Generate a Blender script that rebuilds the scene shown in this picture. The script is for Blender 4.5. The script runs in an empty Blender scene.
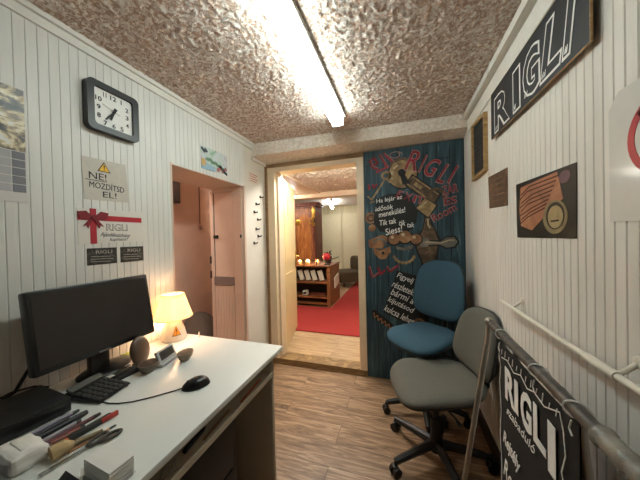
import bpy, bmesh, math, random
from mathutils import Vector, Matrix, noise
random.seed(7)
PI = math.pi
S = bpy.context.scene
COL = S.collection

# ------------------------------------------------------------------ camera
cam_d = bpy.data.cameras.new('camera')
cam = bpy.data.objects.new('camera', cam_d); COL.objects.link(cam)
cam_d.sensor_fit = 'HORIZONTAL'; cam_d.sensor_width = 36.0
cam_d.lens = 36.0 * 247.87 / 640.0
cam_d.clip_start = 0.02
_y, _p, _r = 0.31335, -0.01139, -0.02253
_f = Vector((-math.sin(_y)*math.cos(_p), math.cos(_y)*math.cos(_p), math.sin(_p)))
_rt = Vector((math.cos(_y), math.sin(_y), 0)); _up = _rt.cross(_f)
_r2 = _rt*math.cos(_r) + _up*math.sin(_r); _u2 = -_rt*math.sin(_r) + _up*math.cos(_r)
_m = Matrix((_r2, _u2, -_f)).transposed().to_4x4(); _m.translation = (0, 0, 1.35)
cam.matrix_world = _m
S.camera = cam

# ------------------------------------------------------------------ light
W = bpy.data.worlds.new('world'); S.world = W; W.use_nodes = True
W.node_tree.nodes['Background'].inputs[0].default_value = (0.9, 0.95, 1, 1)
W.node_tree.nodes['Background'].inputs[1].default_value = 0.05
TUBE = 28.0          # emission of the fluorescent diffuser in this room
TUBE_NEXT = 30.0     # emission of the fluorescent lights in the next room
LAMP_W = 4.3         # bulb of the table lamp
S.view_settings.view_transform = 'Standard'
S.view_settings.look = 'None'
S.view_settings.gamma = 1.0
S.view_settings.use_curve_mapping = False
S.view_settings.exposure = 0.0

# ------------------------------------------------------------------ materials
def lin(c):
    if isinstance(c, str):
        c = [int(c[i:i+2], 16)/255 for i in (0, 2, 4)]
        c = [x/12.92 if x <= .04045 else ((x+.055)/1.055)**2.4 for x in c]
    return tuple(c[:3]) + (1.0,)
class NT:
    def __init__(s, name):
        s.m = bpy.data.materials.new(name); s.m.use_nodes = True
        s.t = s.m.node_tree; s.N = s.t.nodes; s.L = s.t.links
        s.b = s.N['Principled BSDF']
        s.tc = s.N.new('ShaderNodeTexCoord')
    def new(s, ty, **kw):
        n = s.N.new(ty)
        for k, v in kw.items():
            if k in n.inputs.keys(): n.inputs[k].default_value = v
            else: setattr(n, k, v)
        return n
    def link(s, a, b): s.L.new(a, b)
    def mapping(s, scale=(1,1,1), rot=(0,0,0), loc=(0,0,0), src='Object'):
        n = s.N.new('ShaderNodeMapping')
        n.inputs['Scale'].default_value = scale; n.inputs['Rotation'].default_value = rot; n.inputs['Location'].default_value = loc
        s.link(s.tc.outputs[src], n.inputs['Vector']); return n.outputs[0]
    def noise(s, vec, scale=5, detail=4, rough=.55, dist=0):
        n = s.new('ShaderNodeTexNoise'); n.inputs['Scale'].default_value = scale
        n.inputs['Detail'].default_value = detail; n.inputs['Roughness'].default_value = rough
        n.inputs['Distortion'].default_value = dist
        s.link(vec, n.inputs['Vector']); return n.outputs['Fac']
    def ramp(s, fac, stops, interp='LINEAR'):
        n = s.N.new('ShaderNodeValToRGB'); e = n.color_ramp.elements; n.color_ramp.interpolation = interp
        while len(e) < len(stops): e.new(.5)
        for i, (p, c) in enumerate(stops): e[i].position = p; e[i].color = lin(c)
        s.link(fac, n.inputs[0]); return n.outputs[0]
    def mix(s, fac, a, b, mode='MIX'):
        n = s.N.new('ShaderNodeMix'); n.data_type = 'RGBA'; n.blend_type = mode
        for v, i in ((fac, 0), (a, 6), (b, 7)):
            if hasattr(v, 'node'): s.link(v, n.inputs[i])
            else: n.inputs[i].default_value = v if i == 0 else lin(v)
        return n.outputs[2]
    def bump(s, h, strength=.3, dist=.01):
        n = s.N.new('ShaderNodeBump'); n.inputs['Strength'].default_value = strength; n.inputs['Distance'].default_value = dist
        s.link(h, n.inputs['Height']); s.link(n.outputs[0], s.b.inputs['Normal'])
    def out(s, color=None, rough=.5, metal=0, spec=.5):
        if color is not None:
            if hasattr(color, 'node'): s.link(color, s.b.inputs['Base Color'])
            else: s.b.inputs['Base Color'].default_value = lin(color)
        s.b.inputs['Roughness'].default_value = rough; s.b.inputs['Metallic'].default_value = metal
        s.b.inputs['Specular IOR Level'].default_value = spec
        return s.m
_cache = {}
def plain(color, rough=.5, metal=0, spec=.5, var=.06, scale=30, bump=0):
    """plain surface with slight mottling"""
    key = (str(color), rough, metal, spec, var, scale, bump)
    if key in _cache: return _cache[key]
    n = NT('mat_' + str(color)); v = n.mapping()
    fac = n.noise(v, scale, 3)
    c = lin(color)
    a = [max(0, x*(1-var)) for x in c[:3]]; b = [min(1, x*(1+var)) for x in c[:3]]
    col = n.ramp(fac, [(.3, a), (.7, b)])
    if bump: n.bump(n.noise(v, scale*6, 3), bump, .002)
    _cache[key] = n.out(col, rough, metal, spec); return _cache[key]
def emis(color, strength):
    n = NT('glow'); n.b.inputs['Emission Color'].default_value = lin(color); n.b.inputs['Emission Strength'].default_value = strength
    return n.out(color, .4)
def glass(color='ffffff', alpha=.25, rough=.08):
    n = NT('clear_plastic'); n.out(color, rough); n.b.inputs['Alpha'].default_value = alpha; return n.m
def m_boards(c0, c1, spots='b49a80'):
    n = NT('painted_boards'); v = n.mapping((6, 6, .7))
    f = n.noise(v, 2.5, 5); col = n.ramp(f, [(.3, c0), (.7, c1)])
    g = n.ramp(n.noise(n.mapping((1,1,1)), 3.0, 6, .7), [(.62, (0,0,0)), (.8, (1,1,1))])
    col = n.mix(n.mix(.25, (0,0,0), g), col, spots)
    n.bump(n.noise(n.mapping((40,40,4)), 4, 4), .12, .002)
    return n.out(col, .48)
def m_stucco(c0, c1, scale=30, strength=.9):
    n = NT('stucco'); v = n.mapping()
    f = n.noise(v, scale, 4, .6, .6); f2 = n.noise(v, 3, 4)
    col = n.ramp(f, [(.42, c0), (.60, c1)])  # pale crests and brown hollows: relief shading put into the plaster colour
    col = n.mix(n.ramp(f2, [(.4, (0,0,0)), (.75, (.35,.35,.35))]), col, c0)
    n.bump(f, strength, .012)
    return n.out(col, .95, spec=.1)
def m_planks(cols, plank=(1.25, .19), rough=.42, rot=0, gap=.0012):
    n = NT('wood_planks'); v = n.mapping(rot=(0, 0, rot))
    br = n.new('ShaderNodeTexBrick'); n.link(v, br.inputs['Vector'])
    br.inputs['Scale'].default_value = 1; br.inputs['Brick Width'].default_value = plank[0]; br.inputs['Row Height'].default_value = plank[1]
    br.inputs['Mortar Size'].default_value = gap; br.inputs['Color1'].default_value = (.0,)*3+(1,); br.inputs['Color2'].default_value = (1,)*3+(1,)
    br.inputs['Mortar'].default_value = (.5,.5,.5,1); br.offset = .37
    m = n.N.new('ShaderNodeMapping'); m.inputs['Scale'].default_value = (1.6, 14, 1); n.link(v, m.inputs['Vector'])
    off = n.N.new('ShaderNodeVectorMath'); off.operation = 'MULTIPLY_ADD'; n.link(br.outputs['Color'], off.inputs[0]); off.inputs[1].default_value = (7, 3, 5); n.link(m.outputs[0], off.inputs[2])
    g = n.noise(off.outputs[0], 2.2, 6, .62, 1.2)
    col = n.ramp(g, [(.32, cols[0]), (.5, cols[1]), (.68, cols[2])])
    col = n.mix(n.mix(.3, (0,0,0), br.outputs['Color']), col, cols[0])
    col = n.mix(br.outputs['Fac'], col, '2a1c12')
    n.bump(g, .08, .003)
    return n.out(col, rough)
def m_wood(cols, scale=(3, 3, 22), rough=.45):
    n = NT('wood'); v = n.mapping(scale)
    g = n.noise(v, 2, 6, .6, 1.5)
    n.bump(g, .1, .003)
    return n.out(n.ramp(g, [(.3, cols[0]), (.55, cols[1]), (.75, cols[2])]), rough)
def m_fabric(c, var=.2):
    n = NT('fabric'); v = n.mapping()
    f = n.noise(v, 260, 2); f2 = n.noise(v, 6, 4); c = lin(c)
    col = n.ramp(f, [(.3, [x*(1-var) for x in c[:3]]), (.7, [min(1, x*(1+var)) for x in c[:3]])])
    col = n.mix(n.ramp(f2, [(.4, (0,0,0)), (.8, (.3,.3,.3))]), col, [x*.8 for x in c[:3]])
    n.bump(f, .35, .002)
    return n.out(col, .92, spec=.2)
def m_photo(stops, scale=6, dist=1.0, rough=.35, stretch=(1,1,1)):
    n = NT('print'); v = n.mapping(stretch); return n.out(n.ramp(n.noise(v, scale, 6, .6, dist), stops), rough)

M = {}
M['boards'] = m_boards('d3d1cb', 'dedcd6'); M['boards_r'] = m_boards('d4cdc4', 'dfd9d1')
M['white'] = plain('dedad2', .45, var=.03); M['panel_white'] = plain('d8d3c8', .4, var=.04, scale=5)
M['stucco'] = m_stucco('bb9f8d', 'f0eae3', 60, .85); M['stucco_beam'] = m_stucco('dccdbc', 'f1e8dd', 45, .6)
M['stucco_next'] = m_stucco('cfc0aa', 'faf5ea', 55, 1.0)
M['floor'] = m_planks(('5d4532', '93765a', 'c0a284'), (1.2, .165))
M['floor_next'] = m_planks(('93785a', 'b39672', 'c9b08c'), (1.2, .16))
M['cream'] = plain('e0cbac', .42, var=.05, scale=8); M['cream_door'] = plain('e2cc9a', .38, var=.07, scale=4)
M['pink'] = plain('d6b3a0', .7, var=.06, scale=4, bump=.15); M['pink_l'] = plain('d4baa8', .5, var=.04, scale=6)
M['ochre'] = m_wood(('7a5c3c', '94734e', 'a98963'))
M['black'] = plain('131313', .45, var=.15); M['black_g'] = plain('0b0a0a', .28, var=.1); M['charcoal'] = plain('232321', .55, var=.12)
M['clock_case'] = plain('15171a', .38, var=.05)
M['paper'] = plain('d7d4cc', .7, var=.03); M['paper_w'] = plain('e3e0da', .6, var=.02); M['ink'] = plain('1d1d20', .7, var=.1); M['chalk'] = plain('e9e7e2', .75, var=.04)
M['red'] = plain('a81f2c', .5); M['red_d'] = plain('7d1420', .55); M['yellow'] = plain('e8b623', .5)
M['board_black'] = plain('1b1e23', .55, var=.25, scale=18)
M['lamin_wood'] = m_wood(('8a6a42', 'b08d5c', 'c7a674'))
M['steel'] = plain('a5a097', .35, .85, var=.08); M['chrome'] = plain('b9b6b0', .22, .95); M['dark_metal'] = plain('3b3630', .4, .7)
M['rail_white'] = plain('dcd4c6', .35, var=.03)
M['desk_white'] = plain('d9dbd6', .38, var=.02, scale=6); M['desk_grey'] = plain('b5a792', .5, var=.05, scale=6); M['desk_dark'] = plain('1e1715', .55, var=.15)
M['plastic_grey'] = plain('aeacaa', .4, var=.04)
M['gf'] = m_fabric('62615a'); M['bf'] = m_fabric('3b5868'); M['shell'] = plain('141415', .5, var=.1, bump=.2)
M['carpet'] = m_fabric('9c3431', .15); M['arm'] = m_fabric('564c3c'); M['sack'] = m_fabric('6a5e54', .5)
M['wood_d'] = m_wood(('3a1c12', '6b3420', '8a4a2c'), (14, 14, 2)); M['wood_m'] = m_wood(('5c3a22', '86562f', 'a06c3e'), (3, 3, 22)); M['shelf_dark'] = plain('33261c', .6, var=.12)
M['ceramic'] = plain('e8dccb', .25, var=.02)
M['brass'] = plain('b58f3d', .3, .8)

# ------------------------------------------------------------------ mesh helpers
class MB:
    def __init__(s): s.bm = bmesh.new()
    def _add(s, verts, faces, smooth=False):
        vs = [s.bm.verts.new(v) for v in verts]
        for f in faces:
            try:
                fc = s.bm.faces.new([vs[i] for i in f]); fc.smooth = smooth
            except ValueError: pass
        return vs
    def box(s, a, b, rot=None, piv=None, bev=0):
        """box between corners a and b, optional rotation matrix about piv"""
        t = bmesh.new(); bmesh.ops.create_cube(t, size=1)
        a, b = Vector(a), Vector(b); c = (a+b)/2; d = b-a
        for v in t.verts: v.co = Vector((v.co.x*abs(d.x), v.co.y*abs(d.y), v.co.z*abs(d.z))) + c
        if bev: bmesh.ops.bevel(t, geom=t.edges[:] , offset=bev, segments=2, affect='EDGES', profile=.5)
        if rot is not None:
            p = Vector(piv) if piv is not None else c
            for v in t.verts: v.co = rot @ (v.co-p) + p
        s._merge(t); return s
    def _merge(s, t, smooth=False):
        t.verts.index_update()
        vs = [s.bm.verts.new(v.co) for v in t.verts]
        for f in t.faces:
            try: fc = s.bm.faces.new([vs[v.index] for v in f.verts]); fc.smooth = f.smooth or smooth
            except ValueError: pass
        t.free()
    def tube(s, pts, r, seg=10, cap=True, rs=None, squash=None):
        pts = [Vector(p) for p in pts]; rings = []; n = len(pts); up = None
        for i, p in enumerate(pts):
            t = (pts[min(i+1, n-1)] - pts[max(i-1, 0)]).normalized()
            if up is None:
                up = Vector((0, 0, 1)) if abs(t.z) < .9 else Vector((1, 0, 0))
            x = t.cross(up).normalized(); up = x.cross(t).normalized()
            rr = rs[i] if rs else r
            rings.append([s.bm.verts.new(p + (x*math.cos(2*PI*k/seg) + up*math.sin(2*PI*k/seg))*rr) for k in range(seg)])
        for i in range(n-1):
            for k in range(seg):
                f = s.bm.faces.new([rings[i][k], rings[i][(k+1) % seg], rings[i+1][(k+1) % seg], rings[i+1][k]]); f.smooth = True
        if cap:
            s.bm.faces.new(rings[0]); s.bm.faces.new(rings[-1][::-1])
        return s
    def cyl(s, a, b, r, r2=None, seg=16): return s.tube([a, b], r, seg, rs=[r, r if r2 is None else r2])
    def lathe(s, prof, c=(0,0,0), seg=32, axis=None, flat=False, sx=1, sy=1):
        """prof: (radius, height) pairs; axis: 3x3 matrix for orientation"""
        c = Vector(c); rings = []
        for r, z in prof:
            ring = []
            for k in range(seg if r > 1e-6 else 1):
                a = 2*PI*k/seg; v = Vector((r*math.cos(a)*sx, r*math.sin(a)*sy, z))
                if axis is not None: v = axis @ v
                ring.append(s.bm.verts.new(c+v))
            rings.append(ring)
        for a, b in zip(rings, rings[1:]):
            if len(a) == 1 and len(b) == 1: continue
            for k in range(seg):
                k2 = (k+1) % seg
                if len(a) == 1: f = [a[0], b[k2], b[k]]
                elif len(b) == 1: f = [a[k], a[k2], b[0]]
                else: f = [a[k], a[k2], b[k2], b[k]]
                fc = s.bm.faces.new(f); fc.smooth = not flat
        return s
    def ball(s, c, r, sc=(1,1,1), seg=20, rot=None):
        t = bmesh.new(); bmesh.ops.create_uvsphere(t, u_segments=seg, v_segments=seg//2, radius=r)
        for v in t.verts:
            q = Vector((v.co.x*sc[0], v.co.y*sc[1], v.co.z*sc[2]))
            v.co = (rot @ q if rot is not None else q) + Vector(c)
        for f in t.faces: f.smooth = True
        s._merge(t); return s
    def prism(s, F, pts, d0, d1):
        """extruded polygon in the frame F between depths d0 and d1"""
        n = len(pts)
        a = [s.bm.verts.new(F(u, v, d0)) for u, v in pts]; b = [s.bm.verts.new(F(u, v, d1)) for u, v in pts]
        s.bm.faces.new(a[::-1]); s.bm.faces.new(b)
        for i in range(n):
            s.bm.faces.new([a[i], a[(i+1) % n], b[(i+1) % n], b[i]])
        return s
    def rect(s, F, u0, v0, u1, v1, d0, d1): return s.prism(F, [(u0, v0), (u1, v0), (u1, v1), (u0, v1)], d0, d1)
    def disc(s, F, u, v, r, d0, d1, seg=28, sx=1, sy=1, rot=0):
        c, sn = math.cos(rot), math.sin(rot); pts = []
        for k in range(seg):
            a = 2*PI*k/seg; x, y = r*sx*math.cos(a), r*sy*math.sin(a); pts.append((u+x*c-y*sn, v+x*sn+y*c))
        return s.prism(F, pts, d0, d1)
    def ring(s, F, u, v, r0, r1, d0, d1, a0=0, a1=2*PI, seg=36):
        full = abs(a1-a0-2*PI) < 1e-6
        for k in range(seg):
            t0, t1 = a0+(a1-a0)*k/seg, a0+(a1-a0)*(k+1)/seg
            P = lambda r, t: (u+r*math.cos(t), v+r*math.sin(t))
            s.prism(F, [P(r0, t0), P(r1, t0), P(r1, t1), P(r0, t1)], d0, d1)
        return s
    def stroke(s, F, pts, w, d0, d1):
        """painted line through pts of width w"""
        for i in range(len(pts)-1):
            (x0, y0), (x1, y1) = pts[i], pts[i+1]; L = math.hypot(x1-x0, y1-y0) or 1e-6
            nx, ny = -(y1-y0)/L*w/2, (x1-x0)/L*w/2; ex, ey = (x1-x0)/L*w*.25, (y1-y0)/L*w*.25
            s.prism(F, [(x0+nx-ex, y0+ny-ey), (x0-nx-ex, y0-ny-ey), (x1-nx+ex, y1-ny+ey), (x1+nx+ex, y1+ny+ey)], d0, d1)
        return s
    def text(s, F, txt, u, v, w, h, d0, d1, rot=0, bold=0.0, shear=0.0, wob=0.0):
        """lettering fitted to a w x h box whose lower left corner is (u,v), turned by rot"""
        cu = bpy.data.curves.new('t', 'FONT'); cu.body = txt; cu.size = 1; cu.fill_mode = 'FRONT'; cu.resolution_u = 3
        cu.shear = shear; cu.offset = bold
        ob = bpy.data.objects.new('t', cu); me = bpy.data.meshes.new_from_object(ob)
        bpy.data.objects.remove(ob); bpy.data.curves.remove(cu)
        xs = [p.co.x for p in me.vertices]; ys = [p.co.y for p in me.vertices]
        x0, y0 = min(xs), min(ys); kx = w/(max(xs)-x0); ky = h/(max(ys)-y0)
        c, sn = math.cos(rot), math.sin(rot)
        t = bmesh.new(); t.from_mesh(me); bpy.data.meshes.remove(me)
        bmesh.ops.remove_doubles(t, verts=t.verts[:], dist=1e-5)
        ret = bmesh.ops.extrude_face_region(t, geom=t.faces[:])
        top = {e for e in ret['geom'] if isinstance(e, bmesh.types.BMVert)}
        for p in t.verts:
            x, y = (p.co.x-x0)*kx, (p.co.y-y0)*ky
            if wob: y += wob*math.sin(x/w*9+u*40); 
            p.co = F(u+x*c-y*sn, v+x*sn+y*c, d1 if p in top else d0)
        bmesh.ops.recalc_face_normals(t, faces=t.faces[:])
        s._merge(t); return s
    def pad(s, outline, prof, deform=None, seg=48):
        """cushion: outline(theta)->(x,y); prof: (scale, z) rings from top centre to bottom centre"""
        rings = []
        for sc, z in prof:
            ring = []
            for k in range(seg if sc > 0 else 1):
                x, y = outline(2*PI*k/seg); v = Vector((x*sc, y*sc, z))
                ring.append(s.bm.verts.new(deform(v) if deform else v))
            rings.append(ring)
        for a, b in zip(rings, rings[1:]):
            for k in range(seg):
                k2 = (k+1) % seg
                if len(a) == 1: f = [a[0], b[k], b[k2]]
                elif len(b) == 1: f = [a[k2], a[k], b[0]]
                else: f = [a[k], b[k], b[k2], a[k2]]
                fc = s.bm.faces.new(f); fc.smooth = True
        return s
    def build(s, name, mat, parent=None, sharp=40, world=True, kind=None, label=None):
        """link as ONE mesh object; vertices given in world space unless world=False (parent space)"""
        bmesh.ops.recalc_face_normals(s.bm, faces=s.bm.faces[:])
        if parent is None:
            xs = [v.co for v in s.bm.verts]
            lo = Vector([min(v[i] for v in xs) for i in range(3)]); hi = Vector([max(v[i] for v in xs) for i in range(3)])
            org = Vector(((lo.x+hi.x)/2, (lo.y+hi.y)/2, lo.z))
            for v in s.bm.verts: v.co -= org
        else:
            org = Vector((0,0,0))
            if world:
                p = ROOT[parent.name]
                for v in s.bm.verts: v.co = v.co - p
        me = bpy.data.meshes.new(name); s.bm.to_mesh(me); s.bm.free()
        me.set_sharp_from_angle(angle=math.radians(sharp))
        ob = bpy.data.objects.new(name, me); COL.objects.link(ob); me.materials.append(mat)
        if parent is None: ob.location = org; ROOT[ob.name] = org.copy()
        else: ob.parent = parent; ROOT[ob.name] = ROOT[parent.name]
        if kind: ob['kind'] = kind
        if label: ob['label'] = label
        return ob
ROOT = {}
def thing(name, label, cat, loc, group=None, rz=0):
    o = bpy.data.objects.new(name, None); COL.objects.link(o); o.empty_display_size = .05
    o.location = loc; o.rotation_euler = (0, 0, rz); ROOT[o.name] = Vector(loc)
    return tag(o, label, cat, group)
def tag(o, label, cat, group=None):
    o['label'] = label; o['category'] = cat
    if group: o['group'] = group
    return o
def struct(mb, name, mat, **k): return mb.build(name, mat, kind='structure', **k)
def copy_tree(o, parent=None):
    c = o.copy(); COL.objects.link(c)
    if parent: c.parent = parent
    ROOT[c.name] = ROOT[o.name]
    for ch in list(o.children): copy_tree(ch, c)
    return c
def frame(o, u, v):
    o, u, v = Vector(o), Vector(u), Vector(v); n = u.cross(v)
    return lambda a, b, d=0: o + u*a + v*b + n*d
XL, XR, YB, ZC = -1.38, .529, 2.39, 2.285
FL = frame((XL, 0, 0), (0, 1, 0), (0, 0, 1))        # on the left wall: u = y, v = z
FR = frame((XR, 0, 0), (0, -1, 0), (0, 0, 1))       # on the right wall: u = -y, v = z
FB = frame((0, YB-.0012, 0), (1, 0, 0), (0, 0, 1))        # on the back wall: u = x, v = z
RZ = lambda a: Matrix.Rotation(a, 3, 'Z')
RX = lambda a: Matrix.Rotation(a, 3, 'X')
RY = lambda a: Matrix.Rotation(a, 3, 'Y')
def boards(mb, F, a0, a1, z0, z1, step, thick=.012, phase=0.0):
    """tongue-and-groove boarding: one profile with V grooves, extruded upwards"""
    pts = [a0]; k = math.ceil((a0-phase)/step)
    prof = [(a0, thick)]
    while phase+k*step < a1-.006:
        g = phase+k*step
        if g > a0+.006: prof += [(g-.003, thick), (g-.0008, thick-.0026), (g+.0008, thick-.0026), (g+.003, thick)]
        k += 1
    prof.append((a1, thick))
    for (p, d), (q, e) in zip(prof, prof[1:]):
        mb._add([F(p, z0, d), F(q, z0, e), F(q, z1, e), F(p, z1, d)], [(0, 1, 2, 3)])
    mb._add([F(a0, z0, -.1), F(a1, z0, -.1), F(a1, z1, -.1), F(a0, z1, -.1)], [(3, 2, 1, 0)])
    for (p, q) in ((a0, a0), (a1, a1)):
        mb._add([F(p, z0, -.1), F(p, z0, thick), F(p, z1, thick), F(p, z1, -.1)], [(0, 1, 2, 3)])
    for z in (z0, z1): mb._add([F(a0, z, -.1), F(a1, z, -.1), F(a1, z, thick), F(a0, z, thick)], [(0, 1, 2, 3)])
    return mb

# ------------------------------------------------------------------ setting
YN = -1.5
struct(MB().box((-1.48, YN-.1, -.1), (.63, 2.38, 0)), 'floor', M['floor'])
# ceiling with rough hand-thrown plaster
def stucco_grid(mb, x0, x1, y0, y1, z, st, amp, sc, slope=0):
    nx, ny = int((x1-x0)/st), int((y1-y0)/st); g = []
    for j in range(ny+1):
        row = []
        for i in range(nx+1):
            x, y = x0+(x1-x0)*i/nx, y0+(y1-y0)*j/ny
            q = Vector((x*sc, y*sc*.8, 0))
            h = noise.noise(q) + .55*noise.noise(q*2.1+Vector((9, 2, 4))) + .3*noise.noise(q*4.3)
            h = max(0, h+.05)*1.25
            row.append(mb.bm.verts.new((x, y, z + slope*(y-y0) - amp*min(1.4, h))))
        g.append(row)
    for j in range(ny):
        for i in range(nx):
            f = mb.bm.faces.new([g[j][i], g[j][i+1], g[j+1][i+1], g[j+1][i]]); f.smooth = True
    return mb
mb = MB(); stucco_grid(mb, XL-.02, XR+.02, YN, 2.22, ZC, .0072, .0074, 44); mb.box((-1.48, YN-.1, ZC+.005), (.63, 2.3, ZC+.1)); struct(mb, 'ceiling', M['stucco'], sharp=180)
# left wall: boarded up to the passage, boarded header above it, smooth panel beyond
mb = MB(); boards(mb, FL, YN, 1.205, 0, ZC, .0335, phase=.54); struct(mb, 'wall_left', M['boards'])
mb = MB(); boards(mb, FL, 1.205, 1.975, 1.838, ZC, .0335, phase=.54); struct(mb, 'wall_left', M['boards'])
mb = MB().box((-1.74, 1.205, 1.832), (XL+.012, 1.975, 1.838)); mb.box((-1.74, 1.205, 1.838), (-1.48, 1.975, 2.45)); struct(mb, 'trim_1', M['pink_l'])
mb = MB().box((-1.74, 1.975, 0), (XL, YB+.15, 2.45)); struct(mb, 'wall_left', M['panel_white'])
mb = MB().box((-1.74, 1.105, 0), (-1.48, 1.205, 2.45)); struct(mb, 'wall_left', M['pink'])
mb = MB(); boards(mb, FR, -2.2, -YN, 0, ZC, .0345, phase=.001); mb.box((XR-.004, 2.2, 0), (XR+.1, YB, ZC)); struct(mb, 'wall_right', M['boards_r'])
struct(MB().box((-1.48, YN-.1, 0), (.63, YN, ZC)), 'wall_front', M['panel_white'])
# back wall with the doorway
mb = MB().box((XL-.4, YB, 0), (-1.325, YB+.12, 2.45)).box((-.37, YB, 0), (XR+.1, YB+.12, 2.45)).box((-1.325, YB, 2.09), (-.37, YB+.12, 2.45)); struct(mb, 'wall_back', M['ochre'])
# ceiling beam in front of the back wall
mb = MB(); stucco_grid
mb._add([(XL-.02, 2.135, 2.165), (XR+.02, 2.195, 2.18), (XR+.02, 2.195, ZC+.04), (XL-.02, 2.135, ZC+.04), (XL-.02, YB+.02, 2.14), (XR+.02, YB+.02, 2.16), (XR+.02, YB+.02, ZC+.04), (XL-.02, YB+.02, ZC+.04)],
        [(0,1,2,3), (0,4,5,1), (4,7,6,5), (0,3,7,4), (1,5,6,2), (3,2,6,7)])
struct(mb, 'trim_2', M['stucco_beam'])
# cornices and cable ducts
mb = MB().box((XL, YN, 2.222), (XL+.024, 2.14, 2.232)).box((XL, YN, 2.232), (XL+.018, 2.14, ZC+.005)).box((XL+.018, YN, 2.262), (XL+.034, 2.14, ZC+.005)); struct(mb, 'trim_3', M['white'])
mb = MB().box((XR-.02, YN, 2.135), (XR, 2.195, 2.225)).box((XR-.05, 1.62, 2.232), (XR, 2.195, 2.272)).box((XR-.05, YN, 2.235), (XR, 1.61, 2.275)); struct(mb, 'trim_4', M['white'])
mb = MB().box((XL, 2.14, 2.165), (XL+.02, 2.2, 2.235)).box((XL, 2.12, 2.12), (XL+.02, YB, 2.15)); struct(mb, 'trim_5', M['white'])
mb = MB().box((XL, 1.99, .0), (XL+.012, YB-.01, .09)); struct(mb, 'baseboard_left', M['ochre'])
struct(MB().box((XR-.02, -1.5, 0), (XR-.0125, YB-.02, .11)), 'shade_strip_right', M['shelf_dark'])  # dark strip added to stand for the shade low on this wall
# edge trim of the passage
mb = MB().box((XL, 1.965, 0), (XL+.014, 1.99, 1.845)).box((XL, 1.2, 0), (XL+.014, 1.212, 1.845)); struct(mb, 'trim_6', M['pink_l'])
# corridor behind the passage: walls, floor and ceiling
mb = MB().box((-2.25, .3, 0), (-2.15, 3.2, 2.45)); struct(mb, 'wall_corridor', M['pink'])
mb = MB().box((-2.25, .3, 2.45), (-1.48, 3.2, 2.5)); struct(mb, 'ceiling', M['pink_l'])
mb = MB().box((-2.25, .3, -.1), (-1.48, 3.2, 0)); struct(mb, 'floor', M['floor'])
mb = MB().box((-2.25, 3.2, 0), (-1.7, 3.3, 2.5)).box((-2.25, .2, 0), (-1.48, .3, 2.5)); struct(mb, 'wall_corridor', M['pink'])
# door to the next room: frame, sill and the open leaf
mb = MB().box((-1.345, YB-.022, .063), (-1.265, YB+.13, 2.1)).box((-.388, YB-.022, .063), (-.322, YB+.13, 2.1)).box((-1.265, YB-.022, 2.055), (-.388, YB+.13, 2.1))
mb.box((-1.265, YB+.03, .063), (-1.245, YB+.13, 2.0545)); struct(mb, 'trim_7', M['cream'])
mb = MB().box((-1.36, YB-.015, 0), (-.36, YB+.14, .062)); struct(mb, 'trim_8', m_wood(('5a4430', '8c7048', 'b39a6c')))
mb = MB().box((-1.385, YB-.02, 0), (-1.345, YB, 2.16)); struct(mb, 'trim_9', M['ochre'])
ang = math.radians(103); hp = Vector((-1.262, YB+.14, .07))
dR = RZ(ang); 
leaf = MB().box((0, 0, 0), (.78, .04, 1.97))
for (z0, z1) in ((.12, .85), (.98, 1.82)):
    leaf.box((.1, -.004, z0), (.68, 0, z1)); 
for v in leaf.bm.verts: v.co = dR @ v.co + hp
dl = leaf.build('door_1', M['cream_door'], kind='structure')
mb = MB().box((.71, -.012, .86), (.75, -.002, 1.1), bev=.003).tube([(.73, -.01, 1.02), (.73, -.05, 1.02), (.63, -.055, 1.02)], .008)
for v in mb.bm.verts: v.co = dR @ v.co + hp
mb.build('door_handle', M['brass'], dl)
mb = MB().box((.27, -.006, 1.55), (.31, 0, 1.82), bev=.002)
for v in mb.bm.verts: v.co = dR @ v.co + hp
mb.build('door_plate', M['lamin_wood'], dl)

# narrow door in the far reveal of the passage
Y2 = 1.975
mb = MB().box((-1.735, Y2-.03, .05), (-1.70, Y2, 1.81)).box((-1.475, Y2-.03, .05), (XL-.004, Y2, 1.831)).box((-1.70, Y2-.03, 1.80), (-1.475, Y2, 1.831)).box((-1.70, Y2-.018, .05), (-1.475, Y2, 1.80))
d2 = struct(mb, 'door_2', M['pink_l'])
mb = MB()
for k in range(7): mb.box((-1.697+k*.031, Y2-.026, .08), (-1.697+k*.031+.0275, Y2-.018, .91))
mb.build('lower_panel', M['pink_l'], d2)
MB().box((-1.70, Y2-.038, .92), (-1.475, Y2-.018, .995)).build('grey_strip', plain('7d6d66', .5), d2)
mb = MB().box((-1.69, Y2-.045, 1.36), (-1.655, Y2-.018, 1.39)).tube([(-1.672, Y2-.045, 1.375), (-1.672, Y2-.06, 1.375), (-1.63, Y2-.06, 1.378)], .006); mb.build('door_handle', M['dark_metal'], d2)
for x in (-1.699, -1.479): MB().box((x-.0035, Y2-.021, .08), (x+.0035, Y2-.0175, 1.79)).build('edge_gap', M['shelf_dark'], d2)
for z in (1.12, .98): MB().cyl((-1.737, Y2-.034, z), (-1.737, Y2-.034, z+.07), .008).build('hinge', M['dark_metal'], d2)
MB().box((-1.4, Y2-.036, 1.36), (-1.385, Y2-.03, 1.39)).build('latch', M['dark_metal'], d2)

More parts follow.
